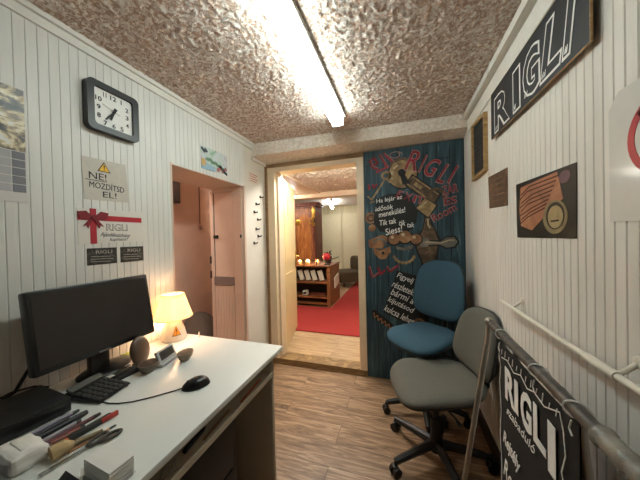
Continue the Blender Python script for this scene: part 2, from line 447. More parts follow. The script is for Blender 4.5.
# ------------------------------------------------------------------ next room
ZN = .062
struct(MB().box((-4.2, YB+.12, -.1), (1.2, 7.6, ZN-.002)), 'floor', M['floor_next'])
mb = MB(); stucco_grid(mb, -1.58, .6, YB+.1, 5.0, 2.30, .013, .024, 24); mb.box((-4.2, YB+.12, 2.31), (1.2, 5.8, 2.4)); struct(mb, 'ceiling', M['stucco_next'], sharp=180)
struct(MB().box((-4.2, 4.96, 2.19), (1.2, 5.2, 2.4)), 'trim_10', M['cream'])
struct(MB().box((-4.2, YB+.12, 2.262), (-1.58, 4.96, 2.305)), 'trim_12', M['cream'])
struct(MB().box((-4.2, 5.2, 2.3), (1.2, 7.6, 2.4)), 'ceiling', M['paper_w'])
cl = bpy.data.lights.new('corridor_light', 'POINT'); cl.energy = 24; cl.color = (1, .95, .88); cl.shadow_soft_size = .06
co = bpy.data.objects.new('corridor_light', cl); COL.objects.link(co); co.location = (-1.82, .95, 2.2)
m_drape = NT('plaster'); mw = m_drape.out(m_drape.ramp(m_drape.noise(m_drape.mapping((5, 5, .6)), 3, 4), [(.3, 'bdb795'), (.7, 'd6d0b2')]), .7)
struct(MB().box((-4.2, 7.5, 0), (1.2, 7.6, 2.4)), 'wall_far', mw)
struct(MB().box((-4.3, YB+.12, 0), (-4.2, 7.6, 2.4)), 'wall_far_left', mw)
struct(MB().box((1.2, YB+.12, 0), (1.3, 7.6, 2.4)), 'wall_far_right', mw)
mb = MB()
for k, (a, b) in enumerate(((-2.6, -1.72), (-1.66, -.9), (-.84, 0))): mb.box((a, 7.46, .1), (b, 7.5, 2.06)); 
struct(mb, 'trim_11', plain('d8d3b6', .6))
FX = lambda o: frame(o, (1, 0, 0), (0, 0, 1))          # facing the doorway (-y)
# red carpet
tag(MB().prism(frame((0, 0, 0), (1, 0, 0), (0, 1, 0)), [(-3.6, 3.15), (.6, 3.15), (.6, 7.4), (-1.205, 7.4), (-1.205, 4.305), (-3.6, 4.305)], ZN-.002, ZN+.012).build('carpet', M['carpet']),
    'red carpet covering the floor of the next room beyond the doorway', 'carpet')
# low bookcase: open front with shelves, side towards the armchair holds leaflets
def bookcase():
    x0, x1, y0, y1, h = -2.25, -1.23, 4.33, 5.05, .80
    zb = ZN
    t = thing('bookcase', 'low brown bookcase with open shelves of leaflets behind the open door', 'bookcase', ((x0+x1)/2, (y0+y1)/2, zb))
    MB().box((x1-.06, y0, zb), (x1, y0+.05, h)).box((x1-.03, y0+.05, zb), (x1, y1, h)).build('side_panel', M['wood_m'], t)
    MB().box((x0, y0, zb), (x0+.03, y1, h)).build('side_panel', M['wood_m'], t)
    MB().box((x0, y0-.02, h), (x1+.02, y1, h+.03), bev=.004).build('top', M['wood_m'], t)
    MB().box((x0+.03, y0+.36, zb), (x1-.03, y0+.38, h)).build('back_panel', M['shelf_dark'], t)
    for z in (.07, .185, .46): MB().box((x0+.03, y0+.01, zb+z-.03), (x1-.06, y0+.36, zb+z)).build('shelf', M['wood_m'], t)
    mb = MB()
    mb.tube([(x0+.02, y0+.02, h+.13), (x1, y0+.02, h+.13), (x1, y1-.02, h+.13)], .008)
    for k in range(5): mb.cyl((x0+.02+k*(x1-x0-.03)/4, y0+.02, h+.03), (x0+.02+k*(x1-x0-.03)/4, y0+.02, h+.13), .007)
    mb.build('gallery_rail', M['dark_metal'], t)
    MB().box((x1, y0+.2, .38), (x1+.015, y0+.6, .40)).box((x1, y0+.2, .2), (x1+.015, y1-.1, .22)).build('side_rack', M['wood_m'], t)
bookcase()
lf = [('white leaflet leaning at the left end of the bookcase shelf', -1.83), ('white leaflet leaning second from left on the bookcase shelf', -1.70), ('white leaflet leaning third from left on the bookcase shelf', -1.57), ('white leaflet leaning rightmost on the bookcase shelf', -1.43)]
for lab, x in lf:
    r = RY(math.radians(-16)); mb = MB().box((x-.045, 4.42, .537), (x+.045, 4.435, .73), rot=r, piv=(x, 4.42, .62))
    tag(mb.build('leaflet', plain('c9c2ad', .6)), lab, 'leaflet', 'leaflets on the bookcase shelf')
r = thing('card_box', 'small white box on the lowest shelf of the bookcase', 'box', (-1.76, 4.45, .2485))
MB().box((-1.80, 4.41, .2485), (-1.71, 4.5, .33), bev=.004).build('body', plain('d6cdb8', .5), r); MB().box((-1.785, 4.405, .265), (-1.725, 4.41, .31)).build('label_patch', M['charcoal'], r)
tag(MB().box((-1.66, 4.4, .2485), (-1.35, 4.55, .285), bev=.006).build('game_box', M['wood_d']), 'flat brown box lying on the lowest shelf of the bookcase', 'box')
mb = MB().box((-1.213, 4.55, .4), (-1.195, 4.86, .6), rot=RX(.2)); tag(mb.build('magazine', plain('cfc8b4', .5)), 'white magazine in the rack on the side of the bookcase', 'magazine')
# things on the bookcase
t = thing('red_ball', 'red ball on a stand at the right end of the bookcase top', 'ball', (-1.31, 4.42, .831))
MB().ball((-1.31, 4.42, .985), .075).build('ball', plain('c02430', .4), t); MB().lathe([(0, 0), (.05, 0), (.045, .02), (.015, .04), (.02, .085), (0, .09)], (-1.31, 4.42, .831), 16).build('stand', M['shelf_dark'], t)
for x, lab, r in ((-1.69, 'bright white candle glass in the middle of the bookcase top', .045), (-1.86, 'amber candle glass left of the bright one on the bookcase', .04), (-1.50, 'amber candle glass right of the bright one on the bookcase', .04)):
    t = thing('candle_glass', lab, 'candle', (x, 4.43, .831), 'candle glasses on the bookcase')
    MB().lathe([(0, 0), (r, 0), (r*1.05, .1), (r*.95, .1), (r*.9, .012), (0, .012)], (x, 4.43, .831), 20).build('glass', glass('ffcf90', .35), t)
    MB().lathe([(0, .013), (r*.85, .013), (r*.85, .055), (0, .058)], (x, 4.43, .831), 18).build('wax', plain('e8d8b8', .6), t)
    MB().lathe([(0, .058), (.008, .066), (.011, .078), (.006, .092), (0, .105)], (x, 4.43, .831), 12, sx=1.6, sy=1.6).build('flame', emis('ffd9a0' if r < .042 else 'e8f2ff', 25 if r < .042 else 120), t)
    pl = bpy.data.lights.new('candle_light', 'POINT'); pl.energy = 5 if r > .042 else 2; pl.color = (1, .55, .22); pl.shadow_soft_size = .03
    po = bpy.data.objects.new('candle_light', pl); COL.objects.link(po); po.location = (x, 4.43, 1.0)
t = thing('potted_plant', 'small dark potted plant behind the red ball on the bookcase', 'plant', (-1.38, 4.75, .831))
MB().lathe([(0, 0), (.06, 0), (.08, .13), (.07, .13), (.06, .1), (0, .1)], (-1.38, 4.75, .831), 18).build('pot', M['charcoal'], t)
mb = MB()
for k in range(16):
    a = k*2.4; q = Vector((-1.38+.09*math.cos(a), 4.75+.09*math.sin(a), .98+.13*random.random())); mb.tube([(-1.38, 4.75, .92), (Vector((-1.38, 4.75, .95))+q)/2+Vector((0,0,.04)), q], .01, 6, rs=[.004, .018, .002])
mb.build('foliage', plain('27301f', .6), t)
# wardrobe
t = thing('wardrobe', 'tall brown wooden wardrobe with a cornice behind the bookcase', 'wardrobe', (-2.2, 5.35, ZN))
x0, x1, y0, y1 = -2.80, -1.80, 5.25, 5.75
MB().box((x0, y0, ZN), (x1, y1, 2.05)).build('body', M['wood_d'], t)
MB().box((x0-.05, y0-.035, 2.05), (x1+.05, y1, 2.10), bev=.01).box((x0-.08, y0-.045, 2.10), (x1+.08, y1, 2.14), bev=.01).build('cornice', M['wood_d'], t)
for a, b in ((x0+.04, -2.32), (-2.28, x1-.04)):
    d = MB().box((a, y0-.025, .25), (b, y0, 2.0), bev=.004).build('door', m_wood(('5b3018', '8a5228', 'b07842'), (9, 9, 1.4)), t)
    F = FX((0, y0-.025, 0)); w = (b-a)/2
    MB().prism(F, [(a+.07, .35), (b-.07, .35), (b-.07, 1.7)] + [((a+b)/2+(w-.07)*math.cos(i*PI/10), 1.7+.16*math.sin(i*PI/10)) for i in range(1, 10)] + [(a+.07, 1.7)], 0, .012).build('raised_panel', m_wood(('6e3c1e', 'a0642f', 'c08a50'), (9, 9, 1.4)), d)
MB().ball((-2.2, y0-.04, 1.70), .07, (1, .3, 1)).build('medallion', M['brass'], t)
MB().cyl((x1-.03, y0-.03, .3), (x1-.03, y0-.03, 2.0), .03).build('column', M['wood_d'], t)
t = thing('wall_sconce', 'brass candle bracket hanging on the edge of the brown wardrobe', 'sconce', (-1.80, 4.98, 1.6), )
MB().tube([(-1.80, 5.12, 1.98), (-1.76, 4.95, 2.0), (-1.70, 4.95, 1.92), (-1.74, 4.95, 1.8), (-1.80, 4.96, 1.74), (-1.86, 4.95, 1.70), (-1.82, 4.95, 1.64), (-1.72, 4.95, 1.66)], .014).box((-1.83, 5.11, 1.6), (-1.77, 5.135, 2.0), bev=.004).build('bracket', M['brass'], t)
MB().cyl((-1.72, 4.95, 1.67), (-1.72, 4.95, 1.76), .012).lathe([(.03, 0), (.035, .01), (.01, .012)], (-1.72, 4.95, 1.66), 14).build('candle', M['shelf_dark'], t)
# armchair by the far wall
t = thing('armchair', 'dark brown upholstered armchair by the far wall past the carpet', 'armchair', (-1.37, 6.5, ZN+.0125))
ob = lambda th: (.36*math.copysign(abs(math.cos(th))**.35, math.cos(th)), .36*math.copysign(abs(math.sin(th))**.35, math.sin(th)))
P0 = Vector((-1.37, 6.5, ZN+.0125)); dq = lambda v: RZ(-.85) @ (v*.86) + P0
MB().pad(ob, [(0, .46), (.8, .45), (.97, .42), (1, .36), (1, .2), (.96, .12), (0, .12)], dq).build('seat', M['arm'], t)
MB().pad(lambda th: (ob(th)[0], ob(th)[1]*1.0), [(0, .07), (.85, .06), (1, .0), (1, -.1), (.9, -.13), (0, -.13)], lambda v: dq(Vector((v.x, .36+v.z*-1, .62+v.y*.68)))).build('backrest', M['arm'], t)
for sx in (-.33, .33):
    for sy in (-.3, .34):
        q = dq(Vector((sx*.9, sy*.9, 0))); MB().cyl((q.x, q.y, ZN+.0125), (q.x, q.y, ZN+.13), .022, .03).build('leg', M['shelf_dark'], t)
# fluorescent lights of the next room: two added out of view, two visible
def next_light(p, rz, lab, top=.02, L=1.2, e=TUBE_NEXT):
    t = thing('fluorescent_light', lab, 'light', p, None, rz)
    MB().box((-.025, -L/2, -.03), (.025, L/2, top), bev=.003).build('housing', M['white'], t, world=False)
    MB().box((-.045, -L/2+.02, -.075), (.045, L/2-.02, -.03), bev=.015).build('diffuser', emis('fffaf0', e), t, world=False)
next_light((-.85, 2.68, 2.222), math.radians(90), 'added unseen fluorescent fill light on the next room ceiling just behind the door head', .085, 1.2, 110)  # added lamp hidden by the door head, brightens the plaster ceiling
next_light((.05, 4.0, 2.24), 0, 'added unseen fluorescent fill light above the red carpet, out to the right of the doorway', .07, 1.2, 16)  # added lamp kept out of view, lights the open door leaf
next_light((-2.55, 4.62, 2.215), math.radians(80), 'white fluorescent light above the wardrobe and bookcase, left in the doorway', .05)
next_light((-1.75, 6.5, 2.25), math.radians(14), 'white fluorescent light on the far ceiling beyond the wardrobe', .055)

# ------------------------------------------------------------------ passage: dark box and grey sack
t = thing('dark_cabinet', 'small dark grey box high on the pink corridor wall', 'box', (-2.1, 1.95, 1.725))
MB().box((-2.15, 1.66, 1.715), (-2.06, 1.915, 2.0), bev=.004).build('body', plain('4a4746', .5), t); MB().box((-2.062, 1.68, 1.735), (-2.052, 1.90, 1.985), bev=.003).build('front', plain('5b5755', .45), t)
tag(MB().tube([(-2.143, 2.24, 2.1), (-2.143, 2.245, 1.75), (-2.143, 2.24, 1.5)], .006).lathe([(0, 0), (.014, .01), (.016, .05), (0, .06)], (-2.135, 2.24, 1.46), 12).build('pull_cord', plain('6d4a3e', .6)), 'brown cord hanging down the pink corridor wall', 'cord')
mb = MB(); mb.lathe([(0, 0), (.16, 0), (.2, .1), (.19, .3), (.17, .45), (.12, .55), (.06, .6), (0, .6)], (-1.98, 2.02, 0), 40)
for v in mb.bm.verts:
    q = noise.noise(v.co*14)*.03 + noise.noise(v.co*40)*.012; d = Vector((v.co.x+1.98, v.co.y-2.02, 0)); v.co += d.normalized()*q if d.length > .01 else Vector()
tag(mb.build('sack', M['sack'], sharp=180), 'grey crumpled sack in the passage behind the table lamp', 'sack')

# ------------------------------------------------------------------ ceiling light of this room
t = thing('fluorescent_light', 'long white fluorescent light on the rough plaster ceiling of this room', 'light', (-.435, 1.24, ZC))
MB().box((-.462, .62, 2.246), (-.418, 1.865, ZC), bev=.003).box((-.500, .62, 2.258), (-.380, 1.865, 2.284)).build('housing', M['white'], t)
F = frame((-.44, .63, 0), (1, 0, 0), (0, 0, 1))
pts = [(-.036, 2.245), (-.042, 2.225), (-.036, 2.205), (-.016, 2.195), (.016, 2.195), (.036, 2.205), (.042, 2.225), (.036, 2.245)]
mb = MB().prism(F, pts, 0, -1.225); mb.build('diffuser', emis('eefcf8', TUBE), t)
for y in (.615, 1.855): MB().box((-.485, y, 2.192), (-.392, y+.014, 2.25), bev=.004).build('end_cap', M['white'], t)

# ------------------------------------------------------------------ left wall things
D0 = .0125
FW = FL; FL = lambda a, b, d=0: FW(a-.010, b, d)        # papers sit a board thickness off the wall
# clock
ku, kv, ks = .878, 1.992, .116
t = thing('wall_clock', 'square black wall clock with white dial and black numerals', 'clock', FL(ku, kv-ks, D0))
def rsq(c, r, n=6):
    return [(ku+sx*(c-r)+r*math.cos(a0+i*PI/2/n), kv+sy*(c-r)+r*math.sin(a0+i*PI/2/n)) for sx, sy, a0 in ((1,1,0), (-1,1,PI/2), (-1,-1,PI), (1,-1,1.5*PI)) for i in range(n+1)]
def frame_ring(mb, F, o, i, d0, d1):
    n = len(o)
    A = [mb.bm.verts.new(F(u, v, d0)) for u, v in o]; B = [mb.bm.verts.new(F(u, v, d1)) for u, v in o]; Cc = [mb.bm.verts.new(F(u, v, d1)) for u, v in i]; Dd = [mb.bm.verts.new(F(u, v, d0)) for u, v in i]
    for k in range(n):
        l = (k+1) % n
        for P, Q in ((A, B), (B, Cc), (Cc, Dd), (Dd, A)): mb.bm.faces.new([P[k], P[l], Q[l], Q[k]])
    return mb
frame_ring(MB(), FL, rsq(ks, .026), rsq(.088, .016), D0, D0+.036).build('case', M['clock_case'], t)
MB().prism(FL, rsq(.095, .018), D0, D0+.022).build('dial', M['paper_w'], t)
rn = .064
for h in range(1, 13):
    a = PI/2-h*PI/6; cx, cy = math.cos(a), math.sin(a); k = min(rn/max(abs(cx), abs(cy)), rn*1.18); s_ = str(h); w = .015 if len(s_) == 1 else .027
    if s_ == '1': w = .004
    if s_ == '11': w = .014
    MB().text(FL, s_, ku+cx*k-w/2, kv+cy*k*1.06-.011, w, .022, D0+.022, D0+.023, bold=.02).build('numeral', M['ink'], t)
def hand(name, deg, L, w, d, back=.02, m=M['ink']):
    a = PI/2-math.radians(deg); MB().stroke(FL, [(ku-back*math.cos(a), kv-back*math.sin(a)), (ku+L*math.cos(a), kv+L*math.sin(a))], w, d, d+.0015).build(name, m, t)
hand('hour_hand', 200, .043, .010, D0+.0245); hand('minute_hand', 217, .062, .007, D0+.027); hand('second_hand', 288, .055, .0018, D0+.030, .025, plain('9a7c78', .5))
MB().disc(FL, ku, kv, .006, D0+.022, D0+.0325).build('spindle', M['ink'], t)
# DON'T MOVE sign
t = thing('warning_notice', 'grey paper notice with yellow warning triangle and hand lettering under the clock', 'notice', FL(.85, 1.548, D0))
MB().prism(FL, [(.75, 1.745), (.94, 1.752), (.955, 1.556), (.757, 1.548)], D0, D0+.002).build('paper', plain('c2bbb0', .75, var=.05), t)
w = MB().prism(FL, [(.812, 1.69), (.868, 1.69), (.84, 1.738)], D0+.002, D0+.003).build('triangle_border', M['ink'], t)
MB().prism(FL, [(.818, 1.6935), (.862, 1.6935), (.84, 1.731)], D0+.003, D0+.0036).build('triangle', M['yellow'], t)
MB().prism(FL, [(.837, 1.722), (.843, 1.722), (.8415, 1.705), (.8385, 1.705)], D0+.0036, D0+.0042).disc(FL, .84, 1.6995, .0025, D0+.0036, D0+.0042, 10).build('exclamation_mark', M['ink'], t)
mb = MB().text(FL, 'NE!', .777, 1.648, .072, .032, D0+.002, D0+.003).text(FL, 'MOZDÍTSD', .777, 1.607, .152, .036, D0+.002, D0+.003, rot=-.03).text(FL, 'EL!', .832, 1.567, .06, .028, D0+.002, D0+.003)
mb.stroke(FL, [(.763, 1.642), (.85, 1.643)], .003, D0+.002, D0+.003); mb.build('lettering', M['ink'], t)
# gift voucher poster
t = thing('voucher_poster', 'white gift voucher poster with red ribbon and bow', 'poster', FL(.885, 1.345, D0))
MB().prism(FL, [(.728, 1.505), (1.035, 1.51), (1.04, 1.35), (.73, 1.342)], D0, D0+.002).build('paper', plain('d9d4cc', .5, var=.02), t)
BU = .788
MB().rect(FL, BU-.013, 1.343, BU+.013, 1.508, D0+.002, D0+.003).rect(FL, .728, 1.452, 1.015, 1.478, D0+.002, D0+.0034).build('ribbon', M['red'], t)
mb = MB()
for sg in (-1, 1):
    mb.prism(FL, [(BU, 1.466), (BU+sg*.03, 1.495), (BU+sg*.062, 1.49), (BU+sg*.055, 1.462), (BU+sg*.04, 1.455)], D0+.0034, D0+.009)
    mb.prism(FL, [(BU, 1.462), (BU+sg*.012, 1.462), (BU+sg*.042, 1.424), (BU+sg*.028, 1.43), (BU+sg*.022, 1.415)], D0+.0034, D0+.007)
mb.disc(FL, BU, 1.466, .011, D0+.0034, D0+.012, 12); mb.build('bow', M['red_d'], t)
MB().text(FL, 'RIGLI', .842, 1.405, .098, .034, D0+.002, D0+.003, bold=.02).build('title', M['ink'], t)
MB().text(FL, 'Ajándékutalvány', .815, 1.372, .138, .026, D0+.002, D0+.003, shear=.3, rot=-.05).text(FL, 'kapható!', .855, 1.35, .085, .021, D0+.002, D0+.003, shear=.3, rot=.0).build('lettering', M['ink'], t)
MB().text(FL, 'RIGLI', .8435, 1.4075, .094, .029, D0+.003, D0+.0034, bold=-.012).build('title_fill', M['paper'], t)
for a, b, lab in ((.76, .886, 'small black leaflet under the voucher poster, the left one'), (.903, 1.022, 'small black leaflet under the voucher poster, the right one')):
    t = thing('leaflet', lab, 'leaflet', FL((a+b)/2, 1.245, D0), 'small black leaflets under the voucher')
    MB().rect(FL, a, 1.243, b, 1.322, D0, D0+.0015).build('paper', m_photo([(.3, '171615'), (.55, '3a3733'), (.75, '6d6862')], 30), t)
    mb = MB().text(FL, 'RIGLI', a+.035, 1.295, (b-a)*.55, .016, D0+.0015, D0+.002)
    for k in range(3): mb.stroke(FL, [(a+.015, 1.283-k*.012), (b-.03+.012*(k % 2), 1.28-k*.012)], .002, D0+.0015, D0+.002)
    mb.build('lettering', plain('b9b3aa', .6), t)
# calendar at the left edge
t = thing('wall_calendar', 'wall calendar with a landscape photo over a grey month grid', 'calendar', FL(.46, 1.51, D0))
MB().rect(FL, .32, 1.508, .578, 1.94, D0, D0+.003).build('sheet', plain('cfcac4', .55, var=.02), t)
MB().rect(FL, .32, 1.70, .574, 1.935, D0+.003, D0+.004).build('photo', m_photo([(.36, '15171a'), (.45, '4a4440'), (.5, '8d7c62'), (.55, 'd3c398'), (.62, 'dcdad4')], 7, 1.5, stretch=(1, 1, 2)), t)
mb = MB(); mb2 = MB()
for r_ in range(5):
    for c_ in range(3):
        (mb2 if c_ == 2 else mb).rect(FL, (.33, .435, .5375)[c_], 1.545+r_*.031, (.432, .5345, .572)[c_], 1.545+r_*.031+.028, D0+.003, D0+.004)
mb.build('month_grid', plain('a9a8aa', .6), t); mb2.build('weekend_column', plain('737279', .6), t)
FL = FW
# picture above the passage
t = thing('small_picture', 'small colourful landscape picture above the passage', 'picture', FL(1.6, 1.87, D0))
MB().prism(FL, [(1.455, 2.04), (1.738, 2.046), (1.742, 1.885), (1.459, 1.872)], D0, D0+.002).build('paper', m_photo([(.35, '8fae98'), (.45, 'b4c6ba'), (.55, 'c9cdd0'), (.65, 'b9b0ba')], 9), t)
MB().prism(FL, [(1.459, 1.872), (1.60, 1.878), (1.60, 1.91), (1.46, 1.935)], D0+.002, D0+.003).build('water', plain('93b3c4', .4), t)
MB().prism(FL, [(1.458, 1.90), (1.50, 1.90), (1.50, 1.945), (1.459, 1.95)], D0+.003, D0+.004).build('house', plain('c8a56e', .5), t)
mb = MB()
for k in range(7): mb.disc(FL, 1.52+k*.028, 1.955-k*.006+.01*(k % 2), .022, D0+.003, D0+.0035, 9, 1, .6)
mb.build('trees', plain('7d9f86', .6), t)
mb = MB()
for k in range(6): mb.disc(FL, 1.63+k*.018, 1.90+.013*(k % 3), .016, D0+.003, D0+.0035, 9)
mb.build('flowers', plain('a86a68', .6), t)
mb = MB()
for k in range(5): mb.disc(FL, 1.468+.011*k, 2.02-.008*(k % 3), .012, D0+.003, D0+.0035, 8)
for k in range(4): mb.disc(FL, 1.70+.01*k, 1.90-.004*k, .012, D0+.0035, D0+.004, 8)
mb.build('dark_leaves', plain('474f55', .6), t)
# paint hooks on the white panel
hooks = [(2.268, 1.782), (2.189, 1.70), (2.149, 1.615), (2.209, 1.544), (2.177, 1.447), (2.211, 1.376), (2.135, 1.307)]
wh = ['topmost', 'second from top', 'third from top', 'fourth from top', 'fifth from top', 'sixth from top', 'lowest']
def hook_thing(u, v, lab):
    t = thing('coat_hook', lab, 'hook', FL(u, v, 0), 'dark hooks on the white wall panel')
    MB().disc(FL, u, v, .012, .0005, .005, 14, 1, 1.3).build('plate', M['dark_metal'], t)
    MB().tube([FL(u, v, .004), FL(u+.004, v-.004, .014), FL(u+.018, v-.003, .020), FL(u+.03, v+.004, .022)], .0075, 8).build('hook', M['black'], t)
for (u, v), s_ in zip(hooks, wh): hook_thing(u, v, 'small dark hook on the white wall panel by the door, ' + s_)
t = thing('red_note', 'small white note with red lines high on the white wall panel', 'note', FL(2.16, 1.91, 0))
MB().rect(FL, 2.07, 1.90, 2.24, 2.0, 0, .0015).build('paper', plain('d9cfc2', .6), t)
mb = MB()
for k in range(4): mb.stroke(FL, [(2.09, 1.985-k*.022), (2.225-.02*(k % 2), 1.983-k*.022)], .007, .0015, .002)
mb.build('lettering', plain('b3604e', .6), t)
# ------------------------------------------------------------------ painted plank panel on the back wall
n = NT('teal_planks'); v = n.mapping(); br = n.new('ShaderNodeTexBrick')
mp = n.N.new('ShaderNodeMapping'); mp.inputs['Rotation'].default_value = (PI/2, 0, PI/2); n.link(n.tc.outputs['Object'], mp.inputs['Vector'])
sep = n.N.new('ShaderNodeSeparateXYZ'); n.link(n.tc.outputs['Object'], sep.inputs[0]); cmb = n.N.new('ShaderNodeCombineXYZ'); n.link(sep.outputs['Z'], cmb.inputs[0]); n.link(sep.outputs['X'], cmb.inputs[1]); n.link(cmb.outputs[0], br.inputs['Vector'])
br.inputs['Scale'].default_value = 1; br.inputs['Brick Width'].default_value = 4; br.inputs['Row Height'].default_value = .105; br.inputs['Mortar Size'].default_value = .003
br.inputs['Color1'].default_value = (.25,)*3+(1,); br.inputs['Color2'].default_value = (.8,)*3+(1,)
g = n.noise(n.mapping((14, 14, 1.1)), 2.2, 6, .65, .8)
col = n.ramp(g, [(.28, '0f1a20'), (.46, '223d47'), (.6, '38565f'), (.72, '6f8688')])
col = n.mix(n.mix(.35, (0,0,0), br.outputs['Color']), col, '17303d'); col = n.mix(br.outputs['Fac'], col, '070d11')
n.bump(g, .25, .004); M['teal'] = n.out(col, .6)
t = thing('painted_panel', 'dark teal plank panel painted with padlocks, key, red lettering and black text patches', 'mural', (.1, YB-.001, .01))
MB().prism(FB, [(-.319, .012), (.527, .012), (.527, 2.158), (-.319, 2.142)], 0, .012).build('panel', M['teal'], t)
e0 = .012
M['mred'] = plain('8a1c28', .6, var=.25, scale=18); M['mpale'] = plain('9a7672', .65, var=.35, scale=25); M['mtan'] = m_photo([(.3, '5a452e'), (.5, '8d734c'), (.7, 'b59b70')], 14, .5, .6); M['mbrown'] = m_photo([(.3, '2b1e16'), (.5, '54402f'), (.72, '7d674c')], 18, .5, .6)
M['mball'] = m_photo([(.3, '5a3b26'), (.55, '8d6342'), (.75, 'b58c62')], 12, .3, .6); M['mdark'] = plain('0f100f', .6, var=.2)
M['mshine'] = plain('b9a584', .5, var=.2); M['mgrey'] = m_photo([(.3, '3a3835'), (.5, '6b655c'), (.75, '948c7e')], 10, .6, .6)
def part(name, mb, mat): return mb.build(name, mat, t)
def letters(name, lst, d, ow=.025):
    a, b = MB(), MB()
    for ch, u, v_, w, h, r, sh in lst:
        a.text(FB, ch, u-.006, v_-.006, w+.012, h+.012, e0, e0+d, rot=r, bold=ow, shear=sh); b.text(FB, ch, u, v_, w, h, e0+d, e0+d+.0006, rot=r, bold=.0, shear=sh)
    p = part(name, a, M['mpale']); b.build('red_fill', M['mred'], p)
# padlock upper centre
for nm, mb in (('padlock_outline', MB().disc(FB, .03, 1.90, .134, e0, e0+.0005, 32)), ('knob_outline', MB().disc(FB, -.055, 1.315, .06, e0+.0046, e0+.0049, 24)), ('knob_outline', MB().disc(FB, .041, 1.332, .065, e0+.0046, e0+.0048, 24)), ('knob_outline', MB().disc(FB, .134, 1.311, .056, e0+.0045, e0+.0047, 24)), ('plate_outline', MB().prism(FB, [(.21, 1.515), (.245, 1.53), (.275, 1.44), (.335, 1.31), (.31, 1.16), (.28, 1.06), (.19, 1.05), (.16, 1.14), (.125, 1.23), (.13, 1.33), (.185, 1.40)], e0, e0+.0005)), ('handle_outline', MB().prism(FB, [(.19, 1.31), (.33, 1.297), (.38, 1.338), (.45, 1.338), (.48, 1.285), (.45, 1.232), (.37, 1.222), (.33, 1.25), (.19, 1.25)], e0+.0012, e0+.0018)), ('small_padlock_outline', MB().prism(FB, [(.212, 1.69), (.32, 1.605), (.238, 1.49), (.125, 1.585)], e0+.002, e0+.0028)), ('bar_outline', MB().prism(FB, [(.11, 1.90), (.352, 1.70), (.28, 1.602), (.043, 1.80)], e0+.0005, e0+.0011))): part(nm, mb, M['mdark'])
part('padlock_body', MB().disc(FB, .028, 1.905, .122, e0, e0+.001, 32, 1, 1.03), M['mtan'])
part('padlock_top', MB().ring(FB, .02, 1.93, .10, .125, e0+.001, e0+.0015, .5, 2.7, 16), M['mbrown'])
part('keyhole', MB().disc(FB, .024, 1.918, .034, e0+.001, e0+.002, 18).prism(FB, [(.006, 1.905), (.045, 1.905), (.088, 1.822), (.03, 1.805)], e0+.001, e0+.002), M['mdark'])
part('wooden_bar', MB().prism(FB, [(.11, 1.885), (.335, 1.70), (.278, 1.618), (.058, 1.804)], e0+.001, e0+.002), M['mbrown'])
mb = MB().stroke(FB, [(.12, 1.87), (.32, 1.70)], .012, e0+.002, e0+.0026).stroke(FB, [(.07, 1.81), (.27, 1.64)], .01, e0+.002, e0+.0026).prism(FB, [(.12, 1.80), (.18, 1.752), (.2, 1.775), (.14, 1.825)], e0+.002, e0+.0026); part('bar_highlight', mb, M['mtan'])
part('padlock_shackle', MB().ring(FB, .30, 1.68, .055, .08, e0+.002, e0+.003, -.3, 2.5, 16), M['mbrown'])
part('small_padlock', MB().prism(FB, [(.214, 1.675), (.305, 1.605), (.236, 1.505), (.14, 1.59)], e0+.003, e0+.004), M['mtan'])
# key
part('key', MB().ring(FB, -.115, 1.905, .022, .044, e0+.001, e0+.002).ring(FB, -.06, 1.925, .016, .034, e0+.001, e0+.002).ring(FB, -.068, 1.865, .016, .034, e0+.001, e0+.002).stroke(FB, [(-.125, 1.87), (-.25, 1.69)], .017, e0+.001, e0+.002).stroke(FB, [(-.25, 1.69), (-.285, 1.725)], .014, e0+.001, e0+.002).stroke(FB, [(-.225, 1.675), (-.262, 1.665)], .014, e0+.001, e0+.002), M['mtan'])
letters('rigli_lettering', [('R', .045, 1.945, .10, .175, -.25, .25), ('I', .162, 1.915, .024, .15, -.35, .2), ('G', .20, 1.885, .095, .155, -.4, .25), ('L', .302, 1.812, .06, .165, -.4, .3), ('I', .392, 1.80, .022, .155, -.45, .1)], .004)
letters('exit_lettering', [('E', -.035, 1.70, .055, .062, -.3, .2), ('X', .03, 1.675, .065, .068, -.35, 0), ('I', .108, 1.65, .018, .06, -.35, 0), ('T', .135, 1.64, .065, .058, -.2, 0)], .004, .03)
letters('side_lettering', [('ZÁR', .36, 1.695, .115, .085, .15, .1), ('ÉS', .37, 1.60, .1, .07, .2, .1), ('Room', .29, 1.46, .20, .062, .5, 0)], .004, .02)
for st in ([(-.258, 2.066), (-.235, 1.99), (-.19, 1.975)], [(-.26, 2.04), (-.22, 2.08), (-.19, 2.03), (-.225, 2.01)], [(-.165, 2.10), (-.10, 1.975)], [(-.13, 2.11), (-.05, 2.02)], [(-.2, 1.945), (-.12, 1.975)], [(-.275, 1.83), (-.27, 1.79)], [(-.24, 1.83), (-.225, 1.80), (-.2, 1.83)], [(-.285, 1.06), (-.255, .96), (-.2, 1.0)], [(-.2, 1.05), (-.18, .99), (-.14, 1.03)], [(-.12, 1.06), (-.1, 1.02), (-.05, 1.06)], [(-.09, 1.02), (-.02, 1.075)]): part('red_scrawl', MB().stroke(FB, st, .02, e0, e0+.001), M['mred'])

